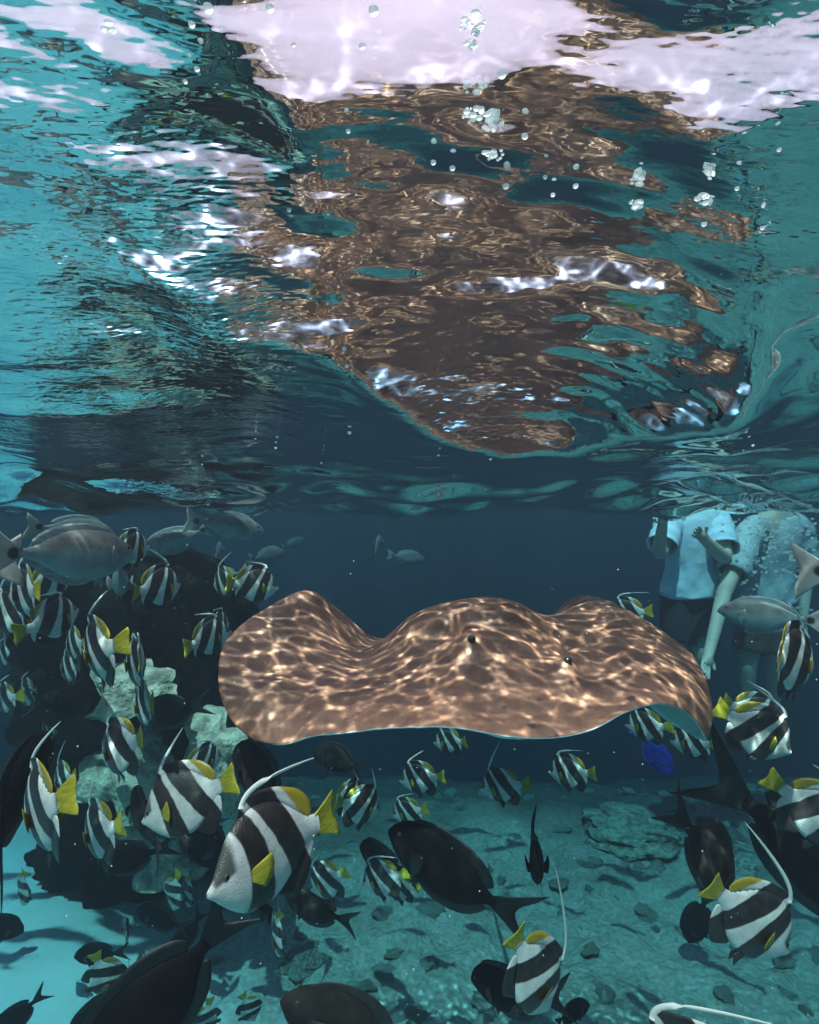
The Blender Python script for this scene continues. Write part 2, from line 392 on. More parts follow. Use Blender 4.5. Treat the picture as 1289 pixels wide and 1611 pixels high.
def sample_caustics(x, y):
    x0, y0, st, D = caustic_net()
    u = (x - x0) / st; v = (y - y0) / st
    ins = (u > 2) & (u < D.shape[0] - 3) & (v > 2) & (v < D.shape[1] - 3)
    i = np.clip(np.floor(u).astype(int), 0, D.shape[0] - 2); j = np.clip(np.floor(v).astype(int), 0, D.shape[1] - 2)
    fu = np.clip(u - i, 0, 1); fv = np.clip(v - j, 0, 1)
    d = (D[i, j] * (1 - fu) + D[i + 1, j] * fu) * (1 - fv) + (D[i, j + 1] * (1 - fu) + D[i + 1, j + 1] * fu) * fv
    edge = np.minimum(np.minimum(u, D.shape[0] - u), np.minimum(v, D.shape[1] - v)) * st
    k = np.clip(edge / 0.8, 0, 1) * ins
    # painted light net faded near camera and sides, keeping sky patches clear
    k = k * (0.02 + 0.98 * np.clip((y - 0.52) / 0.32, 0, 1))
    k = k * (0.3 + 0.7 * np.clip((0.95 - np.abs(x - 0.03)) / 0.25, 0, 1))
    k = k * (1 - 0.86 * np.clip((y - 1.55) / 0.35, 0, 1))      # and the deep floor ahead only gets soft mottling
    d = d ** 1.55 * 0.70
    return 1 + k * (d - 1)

def fast_grid(name, gx, gy, gz, mat):
    nu, nv = gx.shape
    me = bpy.data.meshes.new(name)
    co = np.stack([gx, gy, gz], -1).reshape(-1, 3).astype(np.float32)
    idx = np.arange(nu * nv).reshape(nu, nv)
    q = np.stack([idx[:-1, :-1], idx[1:, :-1], idx[1:, 1:], idx[:-1, 1:]], -1).reshape(-1, 4)
    me.vertices.add(len(co)); me.vertices.foreach_set('co', co.ravel())
    me.loops.add(q.size); me.loops.foreach_set('vertex_index', q.ravel().astype(np.int32))
    me.polygons.add(len(q))
    me.polygons.foreach_set('loop_start', np.arange(0, q.size, 4, dtype=np.int32))
    me.polygons.foreach_set('loop_total', np.full(len(q), 4, dtype=np.int32))
    me.polygons.foreach_set('use_smooth', np.ones(len(q), dtype=bool))
    me.update(calc_edges=True)
    me.materials.append(mat)
    return link(bpy.data.objects.new(name, me))

def mat_water():
    s = NT('water surface')
    geo = s.n('NewGeometry')
    pos = geo.outputs['Position']
    # capillary chatter on top of the modelled waves
    r2 = s.noise2(s.mapping(pos, rot=(0, 0, -0.25), scale=(30, 74, 1)), 1.0, 1, 0.5)
    at0 = s.n('Attribute'); at0.attribute_name = 'chop'
    bn = s.bump(s.mul(s.mul(r2, at0.outputs['Fac']), 0.0022), 1.0)
    fr = s.n('Fresnel'); fr.inputs['IOR'].default_value = 1.33
    s.t.links.new(bn, fr.inputs['Normal'])
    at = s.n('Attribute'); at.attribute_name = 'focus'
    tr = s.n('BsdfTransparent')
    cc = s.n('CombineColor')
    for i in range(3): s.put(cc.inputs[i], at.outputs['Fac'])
    s.put(tr.inputs['Color'], cc.outputs[0])  # caustic light net put into the transparency colour, tints sun and sky alike
    gl = s.n('BsdfGlossy'); gl.inputs['Roughness'].default_value = 0.0
    gl.inputs['Color'].default_value = (1, 1, 1, 1)
    s.t.links.new(bn, gl.inputs['Normal'])
    mx = s.n('MixShader')
    s.put(mx.inputs[0], fr.outputs[0])
    s.t.links.new(tr.outputs[0], mx.inputs[1]); s.t.links.new(gl.outputs[0], mx.inputs[2])
    return s.surf(mx.outputs[0])

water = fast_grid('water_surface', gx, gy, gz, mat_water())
tag(water, 'rippled underside of the sea surface mirroring the brown ray', 'water surface', kind='structure')
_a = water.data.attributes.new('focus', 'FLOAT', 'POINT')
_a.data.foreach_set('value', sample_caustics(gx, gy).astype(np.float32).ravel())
_a = water.data.attributes.new('chop', 'FLOAT', 'POINT')
_a.data.foreach_set('value', (np.clip((fbm(gx * 1.9, gy * 1.9, 2, 41) - 0.25) * 3.2, 0.12, 1.0) * (0.45 + 0.55 / (1 + np.exp((gx / np.maximum(gy, .2) + 0.1) / 0.15)))).astype(np.float32).ravel())

# ------------------------------------------------------------------ sea floor
def sand_mask(x, y):
    """1 on the open sand (left, and under the camera), 0 on rubble"""
    e = -0.85 - 1.25 * (y - 2.68) + 1.2 * (fbm(x * 1.1, y * 1.1, 3, 9) - 0.45)
    return 1 / (1 + np.exp((x - e) / 0.22))

def floor_z(x, y):
    sm = sand_mask(x, y)
    rub = 0.16 * (fbm(x * 1.1, y * 1.1, 3, 1) - 0.5) + (1 - sm) * (0.12 * (fbm(x * 5, y * 5, 4, 4) - 0.45))
    yy = np.maximum(y + 1.2 * (fbm(x * .6 + 5, y * .6, 3, 15) - .4) - 3.9, 0)
    rub = rub - np.minimum(0.085 * yy * yy, 4.2)               # the rubble shelf sinks away into deep water
    return FLOOR + rub + 0.03 * (fbm(x * 2, y * 2, 2, 5) - 0.5)

fxs = axis_coords(-60, 60, 0.03, -4.0, 4.0)
fys = axis_coords(-14, 80, 0.03, 0.0, 7.0)
fx, fy = np.meshgrid(fxs, fys, indexing='ij')
fz = floor_z(fx, fy)

def mat_floor():
    s = NT('sea floor')
    pos = s.n('NewGeometry').outputs['Position']
    at = s.n('Attribute'); at.attribute_name = 'sand'
    n1 = s.noise(pos, 3.0, 6, 0.6)
    wp = s.vmath('ADD', pos, s.vmath('SCALE', s.noise(pos, 9, 3, .6, 0, 'Color'), .12))
    v1 = s.voro(wp, 17.0, 'F1', 'Color')
    v2 = s.voro(wp, 44.0, 'F1', 'Color')
    sep = s.n('SeparateColor'); s.put(sep.inputs[0], v1)
    sep2 = s.n('SeparateColor'); s.put(sep2.inputs[0], v2)
    rubble = s.mix(s.step(n1, 0.35, 0.65), (0.36, 0.38, 0.31), (0.52, 0.54, 0.46))
    rubble = s.mix(s.mul(sep.outputs[0], 0.75), rubble, (0.55, 0.56, 0.50))
    rubble = s.mix(s.mul(sep2.outputs[1], 0.7), rubble, (0.24, 0.26, 0.21))
    sand = s.mix(s.step(s.noise(pos, 1.6, 5), 0.35, 0.7), (0.74, 0.74, 0.70), (0.84, 0.84, 0.81))
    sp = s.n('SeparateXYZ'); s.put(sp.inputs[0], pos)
    far_fade = s.step(s.add(sp.outputs[1], s.mul(s.sub(s.noise(pos, 1.1, 5, .6), .5), 3.0)), 3.5, 5.4)
    rubble = s.mix(s.mul(far_fade, .86), rubble, (0.045, 0.055, 0.045))  # far rubble painted darker, standing in for the fade into dark water
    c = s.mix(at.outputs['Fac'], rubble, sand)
    bh = s.add(s.mul(s.noise(pos, 20, 6, 0.68), 0.030), s.mul(s.voro(pos, 34.0, 'F1'), 0.014))
    bn = s.bump(s.mul(bh, s.sub(1.15, at.outputs['Fac'])), 1.0)
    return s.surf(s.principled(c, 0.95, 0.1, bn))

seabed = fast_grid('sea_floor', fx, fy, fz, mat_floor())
a = seabed.data.attributes.new('sand', 'FLOAT', 'POINT')
a.data.foreach_set('value', sand_mask(fx, fy).astype(np.float32).ravel())
tag(seabed, 'pale sand and coral rubble sea floor', 'sea floor', kind='structure')

# ------------------------------------------------------------------ the water body itself
def make_haze():
    s = NT('sea water')
    v = s.n('VolumePrincipled')
    v.inputs['Density'].default_value = 0.70
    v.inputs['Color'].default_value = (0.028, 0.033, 0.043, 1)
    v.inputs['Absorption Color'].default_value = (0.155, 0.545, 0.635, 1)
    v.inputs['Anisotropy'].default_value = 0.2
    s.t.links.new(v.outputs[0], s.out.inputs['Volume'])
    x0, x1, y0, y1, z0, z1 = -70, 70, -20, 90, FLOOR - 5.6, 0.45
    vs = [(x, y, z) for x in (x0, x1) for y in (y0, y1) for z in (z0, z1)]
    fs = [(0, 1, 3, 2), (4, 6, 7, 5), (0, 4, 5, 1), (2, 3, 7, 6), (0, 2, 6, 4), (1, 5, 7, 3)]
    o = mesh_obj('haze', vs, fs, s.m, smooth=False)
    return tag(o, 'blue green sea water filling the whole bay', 'sea water', kind='stuff')
make_haze()

# ------------------------------------------------------------------ stingray
def catmull(pts, ts):
    """rows of control points -> interpolated at parameters 0..n-1"""
    pts = np.asarray(pts, float); n = len(pts)
    out = []
    for t in ts:
        i = int(min(max(math.floor(t), 0), n - 2)); u = t - i
        p1, p2 = pts[i], pts[i + 1]
        p0 = pts[i - 1] if i > 0 else 2 * p1 - p2
        p3 = pts[i + 2] if i + 2 < n else 2 * p2 - p1
        out.append(0.5 * ((2 * p1) + (-p0 + p2) * u + (2 * p0 - 5 * p1 + 4 * p2 - p3) * u * u + (-p0 + 3 * p1 - 3 * p2 + p3) * u ** 3))
    return np.array(out)

def mat_ray_back():
    s = NT('ray back skin')
    pos = s.n('TexCoord').outputs['Object']
    n = s.noise(pos, 9, 5, 0.6)
    c = s.mix(s.step(n, 0.3, 0.7), (0.175, 0.067, 0.042), (0.32, 0.126, 0.080))
    c = s.mix(s.step(s.noise(pos, 60, 3), 0.5, 0.72, 0, 0.5), c, (0.12, 0.052, 0.035))
    bn = s.bump(s.add(s.noise(pos, 90, 4), s.mul(s.noise(pos, 22, 3), 1.5)), 0.0025, 0.8)
    return s.surf(s.principled(c, 0.55, 0.35, bn))

def mat_plain(name, col, rough=0.6, spec=0.3, var=0.25, scale=20, bump=0.0):
    s = NT(name)
    pos = s.n('TexCoord').outputs['Object']
    n = s.noise(pos, scale, 4)
    dark = tuple(c * (1 - var) for c in col); lite = tuple(min(1, c * (1 + var)) for c in col)
    c = s.mix(s.step(n, 0.3, 0.7), dark, lite)
    bn = s.bump(n, bump) if bump else None
    return s.surf(s.principled(c, rough, spec, bn))

RAY_NET = [  # spanwise stations; each from the front margin to the rear: photo x, photo y, distance
    [(400,1166,1.08),(362,1130,1.12),(344,1075,1.18),(352,1015,1.26),(390,975,1.34),(440,943,1.42)],
    [(440,1170,1.05),(425,1130,1.10),(415,1075,1.18),(425,1015,1.28),(450,962,1.38),(482,930,1.46)],
    [(500,1158,1.04),(490,1125,1.09),(485,1080,1.17),(490,1030,1.28),(505,980,1.40),(522,948,1.50)],
    [(560,1149,1.03),(560,1120,1.08),(560,1085,1.16),(565,1050,1.28),(572,1022,1.44),(592,1003,1.62)],
    [(640,1143,1.01),(650,1112,1.07),(650,1075,1.15),(650,1020,1.27),(655,964,1.40),(665,985,1.80)],
    [(720,1145,1.00),(730,1112,1.05),(735,1065,1.13),(735,1000,1.24),(735,942,1.38),(735,972,1.88)],
    [(800,1158,0.99),(805,1128,1.04),(810,1075,1.12),(805,1008,1.24),(800,946,1.38),(790,975,1.88)],
    [(870,1160,1.00),(880,1124,1.05),(880,1075,1.14),(870,1015,1.27),(858,970,1.42),(850,985,1.78)],
    [(930,1147,1.02),(945,1112,1.08),(945,1062,1.17),(930,1005,1.30),(908,960,1.44),(893,945,1.58)],
    [(985,1120,1.05),(1005,1085,1.11),(1000,1040,1.20),(980,990,1.32),(950,955,1.43),(922,937,1.52)],
    [(1040,1107,1.09),(1060,1082,1.14),(1055,1045,1.22),(1035,1005,1.31),(1005,970,1.40),(965,948,1.47)],
    [(1085,1124,1.13),(1098,1100,1.16),(1097,1070,1.22),(1085,1040,1.29),(1062,1008,1.36),(1020,980,1.42)],
    [(1112,1164,1.15),(1120,1140,1.18),(1118,1108,1.22),(1105,1070,1.28),(1085,1038,1.34),(1050,1005,1.40)],
    [(1097,1162,1.20),(1078,1150,1.26),(1056,1137,1.30),(1035,1122,1.33),(1015,1100,1.36),(1010,1050,1.40)],
]
def make_ray():
    C = np.array([[list(P(*p)) for p in row] for row in RAY_NET])
    nu, nv = 131, 61
    tv = np.linspace(0, C.shape[1] - 1, nv); tu = np.linspace(0, C.shape[0] - 1, nu)
    A = np.array([catmull(row, tv) for row in C])                    # stations x nv x 3
    S = np.array([catmull(A[:, j], tu) for j in range(nv)]).transpose(1, 0, 2)   # nu x nv x 3
    du = np.gradient(S, axis=0); dv = np.gradient(S, axis=1)
    N = np.cross(du, dv); N /= np.linalg.norm(N, axis=2, keepdims=True) + 1e-9
    if N[65, 15, 2] < 0: N = -N
    U = np.linspace(0, 1, nu)[:, None]; V = np.linspace(0, 1, nv)[None, :]
    # orbit lumps, spiracles, back ridge
    def g(px, py, r, h):
        d = np.hypot(PX - px, PY - py); return h * np.exp(-(d / r) ** 2)
    PX = 644.5 + F * S[..., 0] / S[..., 1]; PY = 805.5 - F * (S[..., 2] - CAMZ) / S[..., 1]
    bump = g(736, 1016, 24, 0.020) + g(738, 1019, 11, 0.008) + g(716, 992, 13, -0.030) + g(888, 1050, 22, 0.016) + g(890, 1052, 10, 0.006) + g(890, 1022, 12, -0.022) + g(806, 1010, 60, 0.012)
    bump += 0.0035 * (fbm(PX / 30, PY / 22, 3, 3) - 0.45) + 0.004 * np.sin(PX / 17 + PY / 40) * np.exp(-((PX - 480) / 90) ** 2)
    S = S + N * bump[..., None]
    edge = np.minimum(np.minimum(U, 1 - U) * 6, np.minimum(V, 1 - V) * 4)
    edge = np.clip(edge, 0, 1) ** 0.6
    thick = 0.004 + 0.022 * edge + 0.075 * np.exp(-((U - 0.47) / 0.15) ** 2) * np.clip(np.minimum(V * 2.2, (1 - V) * 2.5), 0, 1)
    B = S - N * (thick * edge)[..., None] - N * 0.003
    c0 = Vector(P(790, 1060, 1.35))
    vs = np.concatenate([S.reshape(-1, 3), B.reshape(-1, 3)]) - np.array(c0)
    top = grid_faces(nu, nv); off = nu * nv
    bot = [tuple(off + k for k in f[::-1]) for f in top]
    rim = []
    loop = [i * nv for i in range(nu)] + [(nu - 1) * nv + j for j in range(1, nv)] + [i * nv + nv - 1 for i in range(nu - 2, -1, -1)] + [j for j in range(nv - 2, 0, -1)]
    for k in range(len(loop)):
        a_, b_ = loop[k], loop[(k + 1) % len(loop)]
        rim.append((b_, a_, a_ + off, b_ + off))
    root = empty('stingray', c0)
    tag(root, 'large brown stingray with raised wings gliding under the surface', 'stingray')
    body = mesh_obj('body', vs, top + bot + rim, mat_ray_back(), root)
    belly = mat_plain('ray belly skin', (0.55, 0.58, 0.56), 0.6, 0.3, 0.08, 12)
    body.data.materials.append(belly)
    mi = np.zeros(len(body.data.polygons), dtype=np.int32); mi[len(top):] = 1
    body.data.polygons.foreach_set('material_index', mi)
    bmn = bmesh.new(); bmn.from_mesh(body.data); bmesh.ops.recalc_face_normals(bmn, faces=bmn.faces[:]); bmn.to_mesh(body.data); bmn.free()
    eye_m = NT('ray eye'); eye_m = eye_m.surf(eye_m.principled((0.012, 0.010, 0.009), 0.12, 0.6))
    for (px, py) in ((740, 1021), (888, 1053)):
        d = np.hypot(PX - px, PY - py)[:, :nv // 2 + 14]
        i, j = np.unravel_index(np.argmin(d), d.shape)
        ctr = S[i, j] + N[i, j] * 0.001 - np.array(c0)
        ev = []; 
        for a_ in range(13):
            for b_ in range(16):
                th, ph = math.pi * a_ / 12, 2 * math.pi * b_ / 16
                ev.append((ctr[0] + 0.009 * math.sin(th) * math.cos(ph), ctr[1] + 0.008 * math.sin(th) * math.sin(ph), ctr[2] + 0.0070 * math.cos(th)))
        mesh_obj('eye', ev, grid_faces(13, 16, wrap_v=True), eye_m, root)
    # whip tail trailing behind
    tp = catmull([list(P(770, 988, 1.78) - c0), list(P(752, 978, 2.0) - c0), list(P(730, 968, 2.3) - c0), list(P(715, 962, 2.8) - c0), list(P(720, 950, 3.4) - c0)], np.linspace(0, 4, 33))
    rad = np.linspace(1, 0.05, 33) ** 1.2 * 0.026
    mesh_obj('tail', *tube(tp, rad, 10), mat_ray_back(), root)
    return root

def tube(pts, rad, n=8, flat=1.0):
    pts = np.asarray(pts); vs = []
    T = np.gradient(pts, axis=0); T /= np.linalg.norm(T, axis=1, keepdims=True) + 1e-12
    ref = np.array([0, 0, 1.0]) if abs(T[0][2]) < 0.9 else np.array([1.0, 0, 0])
    for p, t, r in zip(pts, T, rad):
        a_ = np.cross(t, ref); a_ /= np.linalg.norm(a_) + 1e-12
        b_ = np.cross(a_, t)
        for k in range(n):
            q = 2 * math.pi * k / n
            vs.append(p + r * (math.cos(q) * a_ * flat + math.sin(q) * b_))
    fs = grid_faces(len(pts), n, wrap_v=True)
    fs.append(tuple(range(n))[::-1]); m = (len(pts) - 1) * n
    fs.append(tuple(m + k for k in range(n)))
    return vs, fs
make_ray()

# ------------------------------------------------------------------ fish
def curve1(tab, xs):
    """smooth (x, value) table lookup"""
    tab = np.asarray(tab, float); n = len(tab)
    seg = np.clip(np.searchsorted(tab[:, 0], xs, side='right') - 1, 0, n - 2)
    d = np.diff(tab[:, 1]) / np.diff(tab[:, 0])
    m = np.concatenate([[d[0]], np.where(d[1:] * d[:-1] > 0, 2 * d[1:] * d[:-1] / (d[1:] + d[:-1] + 1e-9), 0), [d[-1]]])
    h = tab[seg + 1, 0] - tab[seg, 0]; t = (xs - tab[seg, 0]) / h
    return (2 * t**3 - 3 * t**2 + 1) * tab[seg, 1] + (t**3 - 2 * t**2 + t) * h * m[seg] + (-2 * t**3 + 3 * t**2) * tab[seg + 1, 1] + (t**3 - t**2) * h * m[seg + 1]

KIND = {
 'banner': dict(SL=0.16, depth=0.80,
   up=[(0,.014),(.035,.04),(.08,.095),(.14,.19),(.21,.285),(.31,.355),(.44,.38),(.57,.355),(.70,.28),(.82,.17),(.92,.09),(1,.075)],
   lo=[(0,-.02),(.04,-.055),(.10,-.125),(.20,-.225),(.33,-.305),(.48,-.33),(.60,-.305),(.72,-.23),(.84,-.125),(.93,-.082),(1,-.075)],
   wd=[(0,.012),(.05,.03),(.12,.055),(.25,.085),(.40,.095),(.60,.078),(.80,.046),(.92,.026),(1,.016)],
   dorsal=[(.29,.30,.375),(.34,.35,.465),(.42,.45,.465),(.50,.54,.45),(.58,.64,.425),(.66,.74,.385),(.74,.84,.33),(.81,.91,.255),(.87,.945,.18),(.91,.95,.12)],
   anal=[(.58,.59,-.335),(.64,.66,-.39),(.70,.745,-.425),(.76,.83,-.36),(.82,.89,-.27),(.87,.925,-.19),(.91,.94,-.11)],
   tail=[(1.03,.075,1.19,.18),(1.0,.06,1.195,.12),(1.0,.03,1.18,.06),(1.0,0,1.175,0),(1.0,-.03,1.18,-.06),(1.0,-.06,1.195,-.12),(1.03,-.075,1.19,-.18)],
   eye=(.125,.055,.026), pec=(.30,-.03,.17), pel=(.36,-.30,.22)),
 'surgeon': dict(SL=0.24, depth=0.57,
   up=[(0,.01),(.03,.07),(.08,.135),(.16,.195),(.30,.245),(.45,.255),(.60,.235),(.75,.175),(.87,.09),(.95,.045),(1,.042)],
   lo=[(0,-.02),(.04,-.06),(.12,-.135),(.25,-.205),(.42,-.235),(.60,-.22),(.75,-.165),(.87,-.085),(.95,-.045),(1,-.04)],
   wd=[(0,.02),(.05,.05),(.15,.08),(.30,.095),(.50,.088),(.70,.06),(.88,.03),(1,.018)],
   dorsal=[(.16,.17,.195),(.22,.25,.262),(.34,.37,.298),(.48,.52,.312),(.62,.67,.300),(.74,.80,.255),(.83,.90,.185),(.89,.945,.11)],
   anal=[(.34,.35,-.225),(.42,.45,-.272),(.54,.58,-.285),(.66,.71,-.265),(.76,.82,-.22),(.84,.90,-.15),(.89,.94,-.09)],
   tail=[(1.03,.045,1.33,.27),(1.0,.04,1.25,.15),(1.0,.02,1.17,.06),(1.0,0,1.145,0),(1.0,-.02,1.17,-.06),(1.0,-.04,1.25,-.15),(1.03,-.042,1.33,-.25)],
   eye=(.12,.075,.020), pec=(.27,-.02,.17), pel=(.30,-.20,.13)),
 'naso': dict(SL=0.30, depth=0.42,
   up=[(0,.005),(.03,.05),(.09,.10),(.20,.15),(.35,.188),(.50,.192),(.65,.165),(.80,.10),(.91,.04),(1,.028)],
   lo=[(0,-.02),(.05,-.05),(.13,-.10),(.25,-.155),(.40,-.19),(.55,-.185),(.70,-.14),(.83,-.075),(.92,-.035),(1,-.026)],
   wd=[(0,.02),(.05,.045),(.15,.07),(.32,.085),(.55,.075),(.75,.045),(.90,.022),(1,.014)],
   dorsal=[(.18,.19,.150),(.26,.29,.205),(.40,.43,.232),(.55,.58,.228),(.68,.72,.195),(.78,.83,.145),(.86,.90,.085)],
   anal=[(.36,.37,-.185),(.46,.49,-.222),(.58,.62,-.218),(.70,.74,-.18),(.79,.84,-.12),(.86,.90,-.07)],
   tail=[(1.02,.03,1.20,.20),(1.0,.025,1.20,.12),(1.0,.012,1.175,.05),(1.0,0,1.165,0),(1.0,-.012,1.175,-.05),(1.0,-.025,1.20,-.12),(1.02,-.028,1.20,-.20)],
   eye=(.125,.06,.020), pec=(.26,-.03,.15), pel=(.30,-.165,.11)),
}
KIND['blue'] = dict(KIND['surgeon'], SL=0.17, depth=0.50)

RSEED = [0.0]
class Acc:
    """collects verts, faces and rest coordinates of one mesh"""
    def __init__(s): s.v, s.f, s.r = [], [], []
    def add(s, v, f, r):
        o = len(s.v); s.v += [tuple(q) for q in v]; s.r += [tuple(q) for q in r]
        s.f += [tuple(o + k for k in q) for q in f]

def rest_mesh(name, v, f, r, mat, parent):
    o = mesh_obj(name, v, f, mat, parent)
    at = o.data.attributes.new('rest', 'FLOAT_VECTOR', 'POINT')
    at.data.foreach_set('vector', np.asarray(r, np.float32).ravel())
    return o

def sheet(base, tip, rows, th0, th1, bendf, wob=0.0):
    """thin solid fin between a base curve and a free edge (both n x 2 in x,z)"""
    n = len(base); V = []; R = []
    for side in (1, -1):
        for i in range(n):
            for j in range(rows):
                t = j / (rows - 1)
                x = base[i][0] * (1 - t) + tip[i][0] * t; z = base[i][1] * (1 - t) + tip[i][1] * t
                th = th0 * (1 - t) + th1 * t
                if i in (0, n - 1): th *= 0.5
                ridge = 0.35 * th * (1 if i % 2 else -1)          # fin rays
                y = side * (th + ridge) + bendf(x) + wob * t * t * math.sin(3.0 * i / n + 1)
                V.append((x, y, z)); R.append((x, RSEED[0], z))
    g = grid_faces(n, rows); m = n * rows
    f = [q[::-1] for q in g] + [tuple(k + m for k in q) for q in g]
    loop = [i * rows for i in range(n)] + [(n - 1) * rows + j for j in range(1, rows)] + [i * rows + rows - 1 for i in range(n - 2, -1, -1)] + [j for j in range(rows - 2, 0, -1)]
    for k in range(len(loop)):
        a, b = loop[k], loop[(k + 1) % len(loop)]
        f.append((a, b, b + m, a + m))
    return V, f, R

def resample(pts, n):
    pts = np.asarray(pts, float)
    return catmull(pts, np.linspace(0, len(pts) - 1, n))

def make_fish(kind, name, root, M, bend=0.0, phase=0.0, fil=(0.7, 28), fin_spread=1.0):
    K = KIND[kind]
    seed = RSEED[0] = random.uniform(-40, 40)
    bendf = lambda x: bend * (max(x, 0) ** 1.6) * math.sin(3.2 * x + phase)
    xs = np.concatenate([[0, .006, .018, .036], np.linspace(.06, .97, 27), [1.0]])
    U, Lw, W = curve1(K['up'], xs), curve1(K['lo'], xs), curve1(K['wd'], xs)
    W[0] *= .3; W[1] *= .7
    n = 18; V = []; R = []
    for x, u, l, w_ in zip(xs, U, Lw, W):
        zc, hh = (u + l) / 2, (u - l) / 2
        for k in range(n):
            q = 2 * math.pi * k / n
            c, s_ = math.cos(q), math.sin(q)
            y = w_ * math.copysign(abs(c) ** 1.15, c); z = zc + hh * s_
            V.append((x, y + bendf(x), z)); R.append((x, y + seed, z))
    fs = grid_faces(len(xs), n, wrap_v=True)
    fs = [f[::-1] for f in fs]
    fs.append(tuple(range(n))); m = (len(xs) - 1) * n
    fs.append(tuple(m + k for k in range(n))[::-1])
    rest_mesh('body', V, fs, R, M['body'], root)
    # median fins
    d = np.asarray(K['dorsal']); nb = 25
    bx = resample(d[:, :1], nb)[:, 0]; tip = resample(d[:, 1:], nb)
    base = np.stack([bx, curve1(K['up'], bx) - .02], 1)
    rest_mesh('dorsal_fin', *sheet(base, tip, 4, .010, .0025, bendf), M['dorsal'], root)
    d = np.asarray(K['anal']); nb = 19
    bx = resample(d[:, :1], nb)[:, 0]; tip = resample(d[:, 1:], nb)
    base = np.stack([bx, curve1(K['lo'], bx) + .02], 1)
    rest_mesh('anal_fin', *sheet(base, tip, 4, .010, .0025, bendf), M['anal'], root)
    d = resample(K['tail'], 21)
    zb = d[:, 1] * .9; base = np.stack([np.full(21, .965), zb], 1)
    tip = np.stack([d[:, 2], d[:, 3] * fin_spread], 1)
    rest_mesh('tail_fin', *sheet(base, tip, 7, .010, .0025, bendf, 0.02 * (1 if bend >= 0 else -1)), M['tail'], root)
    # paired fins
    px, pz, pl = K['pec']
    wy = float(curve1(K['wd'], np.array([px]))[0])
    for sd in (1, -1):
        b_ = np.stack([np.full(11, 0.0), np.linspace(.045, -.035, 11)], 1)
        ang = np.linspace(0.55, -0.75, 11)
        ln = pl * (1 - 0.35 * np.linspace(0, 1, 11) ** 1.5)
        t_ = np.stack([ln * np.cos(ang), b_[:, 1] * .6 + ln * np.sin(ang)], 1)
        v, f, r = sheet(b_, t_, 4, .006, .0015, lambda x: 0.0)
        out = [(px + x * .86, sd * (wy * .93 + x * .48) + y + bendf(px), pz + z) for x, y, z in v]
        rest_mesh('pectoral_fin', out, f, [(px + q[0], 0, pz + q[2]) for q in r], M['pectoral'], root)
    px, pz, pl = K['pel']
    for sd in (1, -1):
        b_ = np.stack([np.linspace(0, .07, 7), np.linspace(.03, .025, 7)], 1)
        t_ = np.stack([np.linspace(.6, 1.0, 7) * pl * .62, -np.linspace(1.0, .45, 7) * pl * .72], 1)
        v, f, r = sheet(b_, t_, 4, .006, .002, lambda x: 0.0)
        out = [(px + x, sd * (.012 - z * .18) + y + bendf(px), pz + z) for x, y, z in v]
        rest_mesh('pelvic_fin', out, f, [(px + q[0], 0, pz + q[2]) for q in r], M['pelvic'], root)
    # eyes
    ex, ez, er = K['eye']
    u, l, w_ = (float(curve1(K[k], np.array([ex]))[0]) for k in ('up', 'lo', 'wd'))
    sn = min(.95, abs((ez - (u + l) / 2) / ((u - l) / 2)))
    ey = w_ * math.sqrt(1 - sn * sn) ** 1.15
    for sd in (1, -1):
        v = []; r = []
        for a_ in range(9):
            for b_ in range(14):
                th, ph = math.pi * .62 * a_ / 8, 2 * math.pi * b_ / 14
                v.append((ex + er * math.sin(th) * math.cos(ph), sd * (ey - er * .25 + er * .55 * math.cos(th)) + bendf(ex), ez + er * math.sin(th) * math.sin(ph)))
                r.append((math.sin(th), 0, 0))
        f = grid_faces(9, 14, wrap_v=True)
        if sd > 0: f = [q[::-1] for q in f]
        rest_mesh('eye', v, f, r, M['eye'], root)
    if kind == 'banner' and fil:
        L, tilt = fil
        p = [np.array([.335, bendf(.335), .40])]; ang = math.radians(72)
        nseg = 26
        for k in range(nseg):
            t = k / nseg
            a_ = math.radians(tilt) + (math.radians(66) - math.radians(tilt)) * math.exp(-t * 8.5) - 0.12 * t * t
            p.append(p[-1] + np.array([math.cos(a_), 0.10 * bend * 4, math.sin(a_)]) * L / nseg)
        rad = .024 * (1 - np.linspace(0, 1, nseg + 1) ** 1.4 * .8); rad[0] *= 1.1
        v, f = tube(p, rad, 8, 0.45)
        rest_mesh('dorsal_filament', v, f, [(.335, 0, .4)] * len(v), M['filament'], root)

